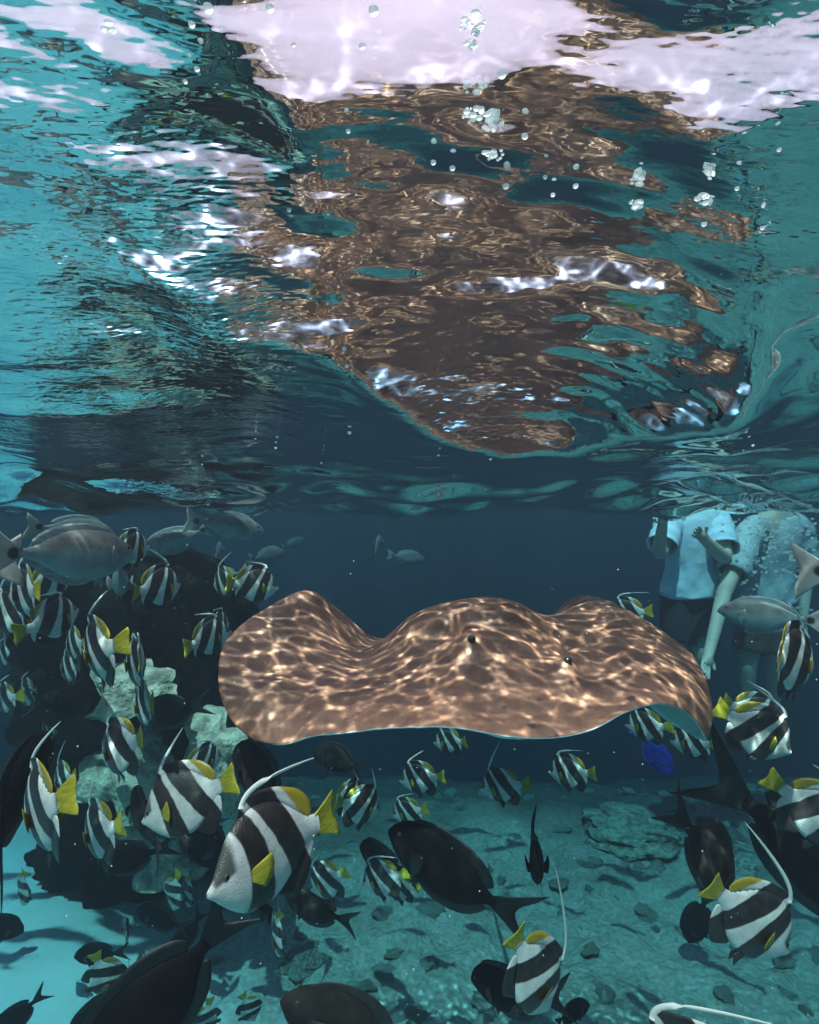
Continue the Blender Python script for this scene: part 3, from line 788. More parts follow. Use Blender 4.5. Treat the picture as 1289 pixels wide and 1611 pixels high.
def fish_materials():
    out = {}
    def rest(s):
        at = s.n('Attribute'); at.attribute_name = 'rest'
        sp = s.n('SeparateXYZ'); s.put(sp.inputs[0], at.outputs['Vector'])
        return at.outputs['Vector'], sp.outputs[0], sp.outputs[1], sp.outputs[2]
    def scales(s, v, amt=.0010):
        return s.bump(s.add(s.voro(s.vmath('MULTIPLY', v, (1.25, 1, 1)), 75, 'F1'), s.mul(s.noise(v, 14, 3), .9)), amt, .5)
    # ---- bannerfish: two black bands on white, yellow behind
    def banner(fin=None):
        s = NT('bannerfish ' + (fin or 'body'))
        v, x, y, z = rest(s)
        wob = s.mul(s.sub(s.noise(v, 7, 2), .5), .035)
        xx = s.add(x, wob)
        c1 = s.sub(s.sub(.385, s.mul(z, .15)), s.mul(s.mul(z, z), .42))
        w1 = s.sub(.094, s.mul(z, .055))
        b1 = s.step(s.sub(s.math('ABSOLUTE', s.sub(xx, c1)), w1), -.008, .012, 1, 0)
        c2 = s.sub(s.sub(.700, s.mul(z, .43)), s.mul(s.mul(z, z), .10))
        w2 = s.add(.104, s.mul(z, .03))
        b2 = s.step(s.sub(s.math('ABSOLUTE', s.sub(xx, c2)), w2), -.008, .012, 1, 0)
        blk = s.math('MAXIMUM', b1, b2)
        # dark mask over the eyes and snout
        hd = s.mul(s.step(x, .215, .165), s.step(s.sub(z, s.mul(x, .30)), -.012, .02))
        hd = s.mul(hd, s.step(x, .03, .06))
        blk = s.math('MAXIMUM', blk, s.mul(hd, .9))
        white = s.mix(s.step(s.noise(v, 9, 4), .3, .75), (.42, .385, .375), (.58, .53, .51))
        white = s.mix(s.mul(s.step(s.noise(s.vmath('MULTIPLY', v, (40, 1, 3)), 1, 2), .5, .8), .22), white, (.50, .45, .43))
        black = s.mix(s.step(s.noise(v, 8, 3), .35, .7), (.012, .008, .008), (.030, .019, .017))
        yel = (.28, .18, .012)
        c = white
        # warm wash towards the soft dorsal
        if fin is None:
            c = s.mix(s.mul(s.step(s.add(x, s.mul(z, .5)), .98, 1.12), .35), c, yel)
        if fin == 'dorsal':
            soft = s.step(s.sub(s.add(x, s.mul(z, .55)), wob), .905, .935)
            c = s.mix(soft, c, yel)
        if fin == 'anal':
            blk = s.math('MAXIMUM', blk, s.step(s.add(z, s.mul(s.sub(x, .7), .9)), -.12, -.20))
        c = s.mix(blk, c, black)
        return s.surf(s.principled(c, .42, .4, scales(s, v) if fin is None else None))
    def flat(name, c0, c1, rough=.5, scale=14, streak=True):
        s = NT(name); v, x, y, z = rest(s)
        n = s.noise(s.vmath('MULTIPLY', v, (3, 1, 12)) if streak else v, scale if not streak else 4, 3)
        return s.surf(s.principled(s.mix(s.step(n, .3, .7), c0, c1), rough, .35))
    s = NT('fish eye'); v, x, y, z = rest(s)
    eye = s.surf(s.principled(s.mix(s.step(x, .52, .60), (.004, .004, .005), (.05, .042, .035)), .08, .6))
    yel = flat('bannerfish yellow fin', (.20, .165, .007), (.35, .27, .015))
    out['banner'] = dict(body=banner(), dorsal=banner('dorsal'), anal=banner('anal'), tail=yel, pectoral=yel,
                         pelvic=flat('bannerfish pelvic fin', (.012, .010, .010), (.03, .022, .02)), eye=eye,
                         filament=flat('bannerfish filament', (.46, .44, .42), (.62, .59, .56)))
    def dark(nm, a, b):
        s = NT(nm); v, x, y, z = rest(s)
        c = s.mix(s.step(s.noise(v, 6, 4), .3, .7), a, b)
        return s.surf(s.principled(c, .65, .05, scales(s, v, .0006)))
    for nm, a, b in (('black', (.003, .003, .0035), (.006, .0055, .006)), ('brown', (.016, .011, .010), (.036, .024, .020))):
        m = dark('surgeonfish ' + nm, a, b); f = flat('surgeonfish fin ' + nm, tuple(q * .8 for q in a), b)
        out[nm] = dict(body=m, dorsal=f, anal=f, tail=f, pectoral=f, pelvic=f, eye=eye)
    def naso_body():
        s = NT('unicornfish body'); v, x, y, z = rest(s)
        up = s.mix(s.step(s.noise(v, 10, 4), .3, .7), (.10, .085, .085), (.20, .165, .155))
        lo = s.mix(s.step(s.noise(v, 8, 3), .3, .7), (.17, .21, .23), (.26, .30, .32))
        c = s.mix(s.step(s.add(z, s.mul(s.sub(s.noise(v, 6, 2), .5), .08)), -.03, .07), lo, up)
        return s.surf(s.principled(c, .38, .5, scales(s, v, .0008)))
    def naso_tail():
        s = NT('unicornfish tail'); v, x, y, z = rest(s)
        r = s.math('SQRT', s.add(s.mul(s.sub(x, 1.03), s.sub(x, 1.03)), s.mul(s.mul(z, z), 1.4)))
        c = s.mix(s.step(s.noise(v, 12, 3), .3, .7), (.36, .27, .25), (.52, .41, .38))
        c = s.mix(s.step(r, .035, .06, 1, 0), c, (.02, .018, .02))
        return s.surf(s.principled(c, .5, .35))
    nf = flat('unicornfish fin', (.16, .17, .18), (.28, .29, .30))
    out['naso'] = dict(body=naso_body(), dorsal=nf, anal=nf, tail=naso_tail(), pectoral=nf, pelvic=nf, eye=eye)
    bl = dark('blue fish', (.006, .02, .18), (.014, .045, .34)); bf = flat('blue fin', (.006, .02, .18), (.012, .045, .32))
    out['blue'] = dict(body=bl, dorsal=bf, anal=bf, tail=bf, pectoral=bf, pelvic=bf, eye=eye)
    return out
FM = fish_materials()
UPV = Vector((0, 0, 1))

def put_fish(kind, look, name, cx, cy, h, a, b=0, roll=0, bend=0.06, fil=(0.75, 26), label=None, cat='fish', group=None, size=1.0):
    """centre pixel, apparent body height in pixels, heading a (deg, 0 = right, 90 = up) and b (deg, + = swimming away)"""
    K = KIND[kind]
    SL = K['SL'] * size
    D = F * K['depth'] * SL / h
    Dmax = (CAMZ - (FLOOR + .22)) * F / max(cy - 805.5, 1) if cy > 830 else 99
    if D > Dmax:
        SL *= Dmax / D; D = Dmax
    Pw = P(cx, cy, D)
    view = (Pw - Vector((0, 0, CAMZ))).normalized()
    right = view.cross(UPV).normalized(); up = right.cross(view)
    ar, br = math.radians(a), math.radians(b)
    fwd = (right * math.cos(ar) + up * math.sin(ar)) * math.cos(br) + view * math.sin(br)
    u = UPV - fwd * UPV.dot(fwd); u.normalize()
    if roll: u = Quaternion(fwd, math.radians(roll)) @ u
    X = -fwd; Z = u; Y = Z.cross(X)
    Mx = Matrix(((X.x, Y.x, Z.x, 0), (X.y, Y.y, Z.y, 0), (X.z, Y.z, Z.z, 0), (0, 0, 0, 1)))
    root = empty(name)
    base = Pw - X * (.5 * SL) - Z * (.03 * SL)
    root.matrix_world = Matrix.Translation(base) @ Mx @ Matrix.Diagonal((SL, SL, SL * random.uniform(.93, 1.06), 1))
    make_fish(kind, name, root, FM[look], bend, random.uniform(0, 6.28), fil, random.uniform(.85, 1.1))
    tag(root, label, cat, group)
    return root

GB_REEF = 'bannerfish crowding before the dark reef'
GB_MID = 'small bannerfish below the stingray'
GB_SAND = 'small bannerfish far down over the sand'
LB_REEF = 'small bannerfish in the crowd before the dark reef, yellow fins'
LB_FAR = 'tiny pale bannerfish hanging low left of the dark reef'
LB_SAND = 'tiny bannerfish far below, just above the sand'
bf = lambda *a_, **k: put_fish('banner', 'banner', 'bannerfish', *a_, cat='bannerfish', **k)
# large, singled out
bf(418,1338,178,206,-36,8, bend=.05, fil=(.80,-2), label='largest bannerfish, broad black bands, yellow tail, white streamer swept back')
bf(74,1268,146,198,71,0, bend=.12, fil=(.75,12), label='bannerfish with yellow tail in front of a rounded black fish')
bf(160,1020,114,198,71,-6, bend=.10, fil=(.70,15), label='bannerfish with long white streamer before the middle of the dark reef')
bf(184,1176,90,202,68,0, bend=.10, fil=(.70,-2), label='bannerfish over the pale coral ledge, streamer curling over its back')
bf(285,1260,112,196,30,18, bend=.06, fil=(.55,40), label='bannerfish half covered by the largest bannerfish, dark bands on pale coral')
bf(213,1040,80,200,77,0, bend=.1, fil=(.42,-35), label='narrow bannerfish seen nearly head-on, bent white streamer, by the dark reef')
bf(1198,1152,92,334,36,0, bend=.06, fil=(.62,8), label='bannerfish with brown bands facing away from the ray, below the swimmer')
bf(1250,1036,118,352,70,0, bend=.1, fil=(.55,20), label='narrow bannerfish with orange fin beside the swimmer legs')
bf(1296,1284,104,332,20,0, bend=.05, fil=(.62,2), label='bannerfish over the big black fish, orange and yellow tail fins')
bf(1190,1450,120,332,46,0, bend=.05, fil=(1.05,14), label='bannerfish with very long straight streamer in front of big black fish')
bf(846,1536,112,300,54,0, bend=.06, fil=(1.2,14), label='bannerfish diving head down, green-yellow tail, long thin streamer')
bf(1100,1700,190,192,20,0, bend=.05, fil=(.85,-6), label='bannerfish of which only black nape and thick white streamer show')
# middle, under and behind the ray
for q, lab in [((658,1224,54,186,26,.55,24), 'small bannerfish with curled streamer hovering above another small one'), ((787,1236,58,190,24,.75,52), 'small bannerfish with steep upright streamer below the ray snout'),
          ((893,1214,54,184,28,.7,2), 'small bannerfish with streamer swept flat, below the ray right eye'), ((640,1277,44,190,30,.6,0), 'small bannerfish just above the back of the black surgeonfish'),
          ((552,1252,50,5,40,.5,45), None), ((572,1268,60,350,42,.5,50), None), ((598,1382,58,186,36,.9,-8), 'small bannerfish under the snout of the black surgeonfish'),
          ((626,1396,48,190,34,.7,0), 'small bannerfish overlapped by its neighbour at the black surgeonfish throat'), ((704,1166,42,184,30,.7,0), 'small bannerfish tucked right below the ray front edge'),
          ((1014,1140,54,186,30,.6,0), 'small bannerfish under the arched wing, above the blue fish'), ((1086,1166,56,186,30,.5,10), 'small bannerfish half behind the drooping wing tip of the ray'),
          ((512,1386,58,200,45,.4,20), 'small bannerfish peeping out behind the largest bannerfish')]:
    bf(q[0],q[1],q[2],q[3],q[4], bend=random.uniform(-.1,.1), fil=(q[5],q[6]), label=lab or 'small bannerfish of a pair facing the black surgeonfish', group=GB_MID)
bf(1190,1122,66,345,30, bend=.05, fil=(.6,10), label='faint bannerfish partly hidden behind the brown banded one', group=None)
bf(985,962,46,186,20, bend=.05, fil=(.9,0), label='bannerfish behind the stingray wing, only streamer and yellow fin showing')
# the reef crowd
for q, lab in [((255,922,66,8,46), 'bannerfish with white arc on its nape below the dim unicornfish'), ((210,862,60,12,50), 'bannerfish beside the snout of the large grey unicornfish'),
          ((404,920,62,352,26), 'bannerfish just above the raised wing edge of the ray'), ((332,1002,64,14,36), 'bannerfish close beside the rounded wing tip of the ray'),
          ((322,1196,56,8,34), 'bannerfish in front of the pale coral plate next to brown surgeonfish'), ((155,1306,92,186,74), 'narrow bannerfish seen end-on between yellow-tailed one and black fish'),
          ((100,1226,56,188,70), 'narrow bannerfish behind the yellow tail of a larger one'), ((228,1108,76,190,74), 'narrow bannerfish in front of the upper pale coral plate'),
          ((84,912,58,15,40), None), ((88,972,74,22,42), None), ((40,930,86,188,66), 'narrow bannerfish behind the pink forked tail'), ((12,962,74,185,62), None),
          ((30,985,58,10,66), None), ((118,1012,52,186,68), None), ((345,985,52,20,60), None), ((352,915,50,190,60), None)]:
    bf(*q, bend=random.uniform(-.12,.12), fil=(random.uniform(.45,.75),random.uniform(0,35)), label=lab or LB_REEF, group=GB_REEF)
for q in [(34,1136,34,186,62),(78,1146,40,184,66),(110,1160,36,190,40),(10,1098,52,186,64),(42,1090,44,188,66),(62,1058,38,8,60),(6,1030,40,186,60),(108,1050,50,184,70)]:
    bf(*q, bend=random.uniform(-.12,.12), fil=(.5,15), label=LB_FAR, group='bannerfish left of the dark reef')
for q in [(38,1400,44,264,40),(275,1406,44,262,40),(297,1404,40,264,44),(198,1464,36,80,40),(168,1538,54,292,30),(194,1548,36,300,40),(394,1588,34,300,40),(324,1604,38,260,40),(438,1472,56,266,46)]:
    bf(*q, bend=random.uniform(-.12,.12), fil=(.4,20), label=LB_SAND, group=GB_SAND)

# dark surgeonfish
sg = lambda *a_, **k: put_fish('surgeon', k.pop('look', 'black'), 'surgeonfish', *a_, cat='surgeonfish', **k)
sg(694,1356,112,151,10,0, bend=.04, label='black surgeonfish with crescent tail, nose up, below the middle of the ray')
sg(222,1596,146,214,30,0, bend=.05, size=.95, label='large black surgeonfish diving, forked tail raised over the sand')
sg(534,1606,112,158,-14,0, bend=.04, look='brown', label='dark brown surgeonfish showing its rounded head over the teal rubble')
sg(1340,1368,182,337,8,0, bend=.05, size=1.9, label='biggest black surgeonfish with tail up, behind two bannerfish')
sg(1120,1346,90,305,56,0, bend=.1, look='brown', label='plump brown surgeonfish turned away beside the biggest black one')
sg(845,1346,66,262,60,0, bend=.1, label='lone narrow black surgeonfish pointing down over open rubble')
sg(1094,1452,40,248,30,0, bend=.1, label='little dark surgeonfish near the plump brown one, over the rubble')
sg(795,1552,74,172,30,0, bend=.1, label='dark surgeonfish tucked behind the diving bannerfish')
sg(488,1424,58,150,24,0, bend=.1, look='brown', label='dark surgeonfish below the belly of the largest bannerfish')
sg(596,1348,52,150,40,0, bend=.1, label='dim dark surgeonfish above a pair of small bannerfish')
sg(408,1224,104,128,46,0, bend=.1, look='brown', label='rounded brown surgeonfish above the largest bannerfish streamer')
sg(38,1230,120,62,40,0, bend=.1, label='rounded black surgeonfish behind the bannerfish with yellow tail')
sg(190,1346,60,176,20,0, bend=.12, label='black surgeonfish with raised pointed fins under the pale coral')
sg(526,1192,52,160,40,0, bend=.1, look='brown', label='faint brown surgeonfish in the shade under the ray')
sg(118,1104,54,350,30,0, bend=.1, label='black surgeonfish at the foot of the dark reef by small bannerfish')
sg(262,1118,56,186,36,0, bend=.1, label='black surgeonfish between two pale coral ledges on the reef')
sg(222,1280,70,100,46,0, bend=.1, label='dusky surgeonfish covering the middle of the pale coral ledge', look='brown')
sg(322,1322,60,300,30,0, bend=.1, label='dark surgeonfish tail between two banded bannerfish')
for q in [(248,1442,42,150,20),(286,1480,36,228,14),(150,1500,38,168,26),(2,1458,40,332,10),(16,1606,40,200,20),(152,1600,60,206,30),(905,1590,34,30,30)]:
    sg(*q, bend=random.uniform(-.1,.1), label='small grey-black surgeonfish far down over the pale sand', group='small surgeonfish over the sand')

# unicornfish
nf_ = lambda *a_, **k: put_fish('naso', 'naso', 'unicornfish', *a_, cat='unicornfish', **k)
nf_(132,866,92,356,46,0, bend=.04, label='large grey unicornfish with blue belly in front of the reef top')
nf_(-190,892,112,182,10,0, bend=.06, label='unicornfish showing only its pale pink forked tail with dark spot')
nf_(128,832,50,352,35,0, bend=.04, label='grey unicornfish just behind and above the large blue-bellied one')
nf_(266,850,44,200,20,0, bend=.08, label='dim unicornfish with raised pale tail under the surface')
nf_(366,826,44,350,16,0, bend=.06, label='blue-grey unicornfish close under the surface beside a raised pale tail')
nf_(1196,964,52,178,14,0, bend=.04, label='pinkish grey unicornfish crossing the swimmer legs')
nf_(1442,892,96,4,10,0, bend=.06, label='unicornfish showing only its brown forked tail beside the swimmers')
nf_(186,905,56,300,70,0, bend=.1, label='unicornfish turned away in front of the reef, pale upright tail')
for q in [(344,868,26,80,60),(345,906,28,190,30),(645,876,22,352,20),(595,856,24,80,60),(425,872,26,10,40),(465,853,16,20,30),(1150,905,20,190,30)]:
    nf_(*q, bend=random.uniform(-.1,.1), label='small dim unicornfish in the dark water behind the ray', group='far unicornfish in dark water')
put_fish('blue', 'blue', 'blue_tang', 1036,1190,34,306,22,0, bend=.06, label='vivid blue fish under the drooping wing of the ray', cat='fish')

# ------------------------------------------------------------------ reef
def mat_reef():
    s = NT('dark reef rock')
    pos = s.n('NewGeometry').outputs['Position']
    n = s.noise(pos, 5, 6, .65)
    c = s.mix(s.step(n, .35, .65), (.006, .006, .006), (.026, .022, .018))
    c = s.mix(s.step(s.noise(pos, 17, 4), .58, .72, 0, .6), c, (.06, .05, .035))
    bn = s.bump(s.add(s.noise(pos, 14, 6, .7), s.mul(s.voro(pos, 22), .5)), .05)
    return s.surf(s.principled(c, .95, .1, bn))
REEF_M = mat_reef()
CORAL_M = mat_plain('pale coral', (.50, .44, .34), .9, .1, .5, 16, .06)

def reef_column():
    cx, cy = -1.90, 4.00
    root = empty('reef_pinnacle', (cx, cy, FLOOR))
    tag(root, 'dark reef pinnacle hung with pale coral plates, fish crowding in front', 'reef')
    nz, na = 90, 110; top = -0.50 - FLOOR
    V = []
    for i in range(nz):
        t = i / (nz - 1); z = -.6 + (top + .6) * t
        r0 = .60 - .12 * t + .07 * math.sin(t * 9 + 1)
        if t > .9: r0 *= math.sqrt(max(0.0, 1 - ((t - .9) / .1) ** 2)) * .98 + .02
        for k in range(na):
            q = 2 * math.pi * k / na
            n1 = float(fbm(np.array([3 * math.cos(q) + 9 + z * 1.3]), np.array([3 * math.sin(q) + z * 2.6]), 4, 61)[0])
            n2 = float(fbm(np.array([9 * math.cos(q) + 4 + z * 5]), np.array([9 * math.sin(q) + z * 9]), 3, 66)[0])
            r = r0 * (.62 + .80 * n1) + .16 * (n2 - .45)
            lean = max(0.0, min(1.0, z / top)) * 1.30
            V.append((r * math.cos(q) + .475 * lean, r * .8 * math.sin(q) - lean, z + .10 * (n1 - .45)))
    f = grid_faces(nz, na, wrap_v=True); f.append(tuple((nz - 1) * na + k for k in range(na)))
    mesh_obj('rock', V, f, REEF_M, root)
    plates = [(192,1086,2.58,50,38,20,1),(240,1090,2.60,32,20,-10,2),(190,1222,2.86,60,48,15,3),(252,1238,2.88,66,40,-12,4),(328,1176,2.78,40,46,10,5),
              (338,1232,2.86,34,38,-20,6),(240,1300,3.02,40,46,35,7),(262,1350,3.12,58,36,-8,8)]
    for px, py, D, rx, rz, rot, sd in plates:
        D -= .20; rx *= 1.2; rz *= 1.2
        c = P(px, py, D) - root.location
        rxm, rzm = rx * D / F, rz * D / F
        n, m = 40, 9; v = []
        for side in (1, -1):
            for j in range(m):
                for k in range(n):
                    q = 2 * math.pi * k / n
                    lob = 1 + .20 * math.sin(3 * q + sd * 1.7) + .14 * math.sin(5 * q + sd * 2.9) + .07 * math.sin(9 * q + sd)
                    rr = j / (m - 1)
                    x, zz = rxm * lob * rr * math.cos(q), rzm * lob * rr * math.sin(q)
                    a_ = math.radians(rot)
                    x, zz = x * math.cos(a_) - zz * math.sin(a_), x * math.sin(a_) + zz * math.cos(a_)
                    th = .022 * math.sqrt(max(0, 1 - rr ** 4)) * side
                    dep = .06 * rr * rr + .02 * math.sin(8 * x + sd) + .015 * math.sin(31 * zz + 2 * sd)
                    v.append((c.x + x, c.y - th + dep * .6 + zz * .55, c.z + zz * .9 + th * .6))
        f = []
        o2 = m * n
        g = grid_faces(m, n, wrap_v=True)
        f += g + [tuple(q + o2 for q in w_[::-1]) for w_ in g]
        for k in range(n):
            a_, b_ = (m - 1) * n + k, (m - 1) * n + (k + 1) % n
            f.append((a_, b_, b_ + o2, a_ + o2))
        mesh_obj('coral_plate', v, f, CORAL_M, root)
        # the stub the plate grows on, back to the rock
        st = catmull([[c.x, c.y + .01, c.z], [c.x - .04, c.y + .22, c.z - .05], [c.x - .10, c.y + .45, c.z - .12]], np.linspace(0, 2, 9))
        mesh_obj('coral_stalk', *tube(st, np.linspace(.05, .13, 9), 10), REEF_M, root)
reef_column()

def rock_mesh(name, seed, ns=14, nr=18, flat=.6, rough=.5, mat=None):
    v = []
    for i in range(ns):
        th = math.pi * i / (ns - 1)
        for k in range(nr):
            q = 2 * math.pi * k / nr
            x, y, z = math.sin(th) * math.cos(q), math.sin(th) * math.sin(q), math.cos(th)
            n = float(fbm(np.array([2.1 * x + seed * 7.3 + 1.3 * z]), np.array([2.1 * y + 1.7 * z + seed]), 4, 70)[0])
            r = 1 - rough * .5 + rough * 1.1 * n
            v.append((x * r, y * r, z * r * flat))
    me = bpy.data.meshes.new(name)
    me.from_pydata(v, [], grid_faces(ns, nr, wrap_v=True)); me.update()
    me.polygons.foreach_set('use_smooth', [True] * len(me.polygons))
    me.materials.append(mat)
    return me

def floor_at(x, y):
    return float(floor_z(np.array([x]), np.array([y]))[0])
BOULD_M = mat_plain('algae covered boulder', (.26, .28, .22), .95, .1, .5, 6, .06)
for px, py, w_, lab in [(990,1296,66,'low dark coral boulder on rubble under the drooping ray wing'), (480,1500,34,'low mossy stone on rubble below the largest bannerfish')]:
    D = (CAMZ - FLOOR) * F / (py - 805.5 + w_ * .2)
    c = P(px, py, D); r = w_ * D / F
    o = bpy.data.objects.new('coral_boulder', rock_mesh('coral_boulder', px * .01, 28, 36, .24, 1.1, BOULD_M)); link(o)
    o.location = (c.x, c.y, floor_at(c.x, c.y) + r * .12); o.scale = (r, r, r)
    tag(o, lab, 'boulder')
RUB_M = [mat_plain('pale coral rubble', (.50, .52, .44), .95, .1, .30, 11, .05), mat_plain('dull coral rubble', (.42, .44, .37), .95, .1, .35, 11, .05)]
rub = [rock_mesh('rubble_stone', 3 + k, 12, 16, .5, 1.5, RUB_M[k % 2]) for k in range(8)]
for k in range(150):
    while True:
        y = random.uniform(2.75, 5.6); x = y * random.uniform(-.62, .76)
        if float(sand_mask(np.array([x]), np.array([y]))[0]) < random.uniform(.1, .75) and math.hypot(x + 1.92, y - 4.05) > .8: break
    o = bpy.data.objects.new('rubble_stone', rub[k % 8]); link(o)
    r = random.uniform(.022, .055) * (1.7 if random.random() < .10 else 1)
    o.location = (x, y, floor_at(x, y) + r * .02)
    o.rotation_euler = (random.uniform(-.3, .3), random.uniform(-.3, .3), random.uniform(0, 6.28))
    o.scale = (r * random.uniform(.8, 1.6), r, r)
    if k % 2 == 0:
        tag(o, 'pale lump of broken coral on the rubble floor', 'rubble', 'pale rubble lumps on the sea floor')
    else:
        tag(o, 'dull green-grey lump of broken coral on the rubble floor', 'rubble', 'dull rubble lumps on the sea floor')

# ------------------------------------------------------------------ swimmers
SKIN_M = mat_plain('skin', (.55, .44, .37), .55, .3, .12, 15)
def skin_body(root, nodes, edges):
    """nodes: name -> (point, radius or (rx, ry)); grows one continuous surface"""
    names = list(nodes); idx = {n: i for i, n in enumerate(names)}
    me = bpy.data.meshes.new('body')
    me.from_pydata([tuple(nodes[n][0] - root.location) for n in names], [(idx[a_], idx[b_]) for a_, b_ in edges], [])
    me.update(); me.materials.append(SKIN_M)
    o = link(bpy.data.objects.new('body', me), root)
    sk = o.modifiers.new('skin', 'SKIN'); sk.use_smooth_shade = True
    for i, n in enumerate(names):
        r = nodes[n][1]
        me.skin_vertices[0].data[i].radius = r if isinstance(r, tuple) else (r, r)
        me.skin_vertices[0].data[i].use_root = (n == 'pelvis')
    sb = o.modifiers.new('smooth', 'SUBSURF'); sb.levels = 2; sb.render_levels = 2
    return o

def hand(nodes, edges, tag_, wrist, d, side, curl):
    """palm and five fingers continuing direction d from the wrist"""
    d = d.normalized(); s_ = d.cross(curl).normalized() * side; c = curl.normalized()
    nodes[tag_ + 'palm'] = (wrist + d * .06, (.034, .020)); edges.append((tag_ + 'wrist', tag_ + 'palm'))
    for k, (off, L) in enumerate(((-.027, .075), (-.009, .085), (.010, .08), (.028, .062))):
        b_ = wrist + d * .095 + s_ * off
        a1 = b_ + d * L * .5 + c * .008; a2 = b_ + d * L * .85 + c * (.03 + .006 * k)
        for nm, p_, r in (('b', b_, .0105), ('m', a1, .0095), ('t', a2, .008)):
            nodes[f'{tag_}f{k}{nm}'] = (p_, r)
        edges += [(tag_ + 'palm', f'{tag_}f{k}b'), (f'{tag_}f{k}b', f'{tag_}f{k}m'), (f'{tag_}f{k}m', f'{tag_}f{k}t')]
    t1 = wrist + d * .045 - s_ * .045; t2 = t1 + d * .035 - s_ * .02 + c * .01
    nodes[tag_ + 'th1'] = (t1, .012); nodes[tag_ + 'th2'] = (t2, .009)
    edges += [(tag_ + 'palm', tag_ + 'th1'), (tag_ + 'th1', tag_ + 'th2')]

def loft(rings, n=36, fold=0.0, seed=0):
    """rings: (centre, rx, ry) stacked downward -> garment shell with folds"""
    V = []
    for i, (c, rx, ry) in enumerate(rings):
        for k in range(n):
            q = 2 * math.pi * k / n
            w_ = 1 + fold * (i / len(rings)) * (math.sin(5 * q + seed + .6 * i) * .5 + math.sin(9 * q - .9 * i + seed * 2) * .35)
            V.append((c.x + rx * w_ * math.cos(q), c.y + ry * w_ * math.sin(q), c.z + .012 * fold * 8 * math.sin(3 * q + i)))
    return V, grid_faces(len(rings), n, wrap_v=True)

def garment(name, parts, mat, root):
    A = Acc()
    for v, f in parts: A.add(v, f, v)
    o = mesh_obj(name, [Vector(q) - root.location for q in A.v], A.f, mat, root)
    so = o.modifiers.new('cloth', 'SOLIDIFY'); so.thickness = .006; so.offset = 1
    return o

def fabric(name, c0, c1):
    s = NT(name); pos = s.n('TexCoord').outputs['Object']
    n = s.noise(pos, 7, 4, .6, 1.2)
    return s.surf(s.principled(s.mix(s.step(n, .3, .7), c0, c1), .85, .15, s.bump(n, .010)))

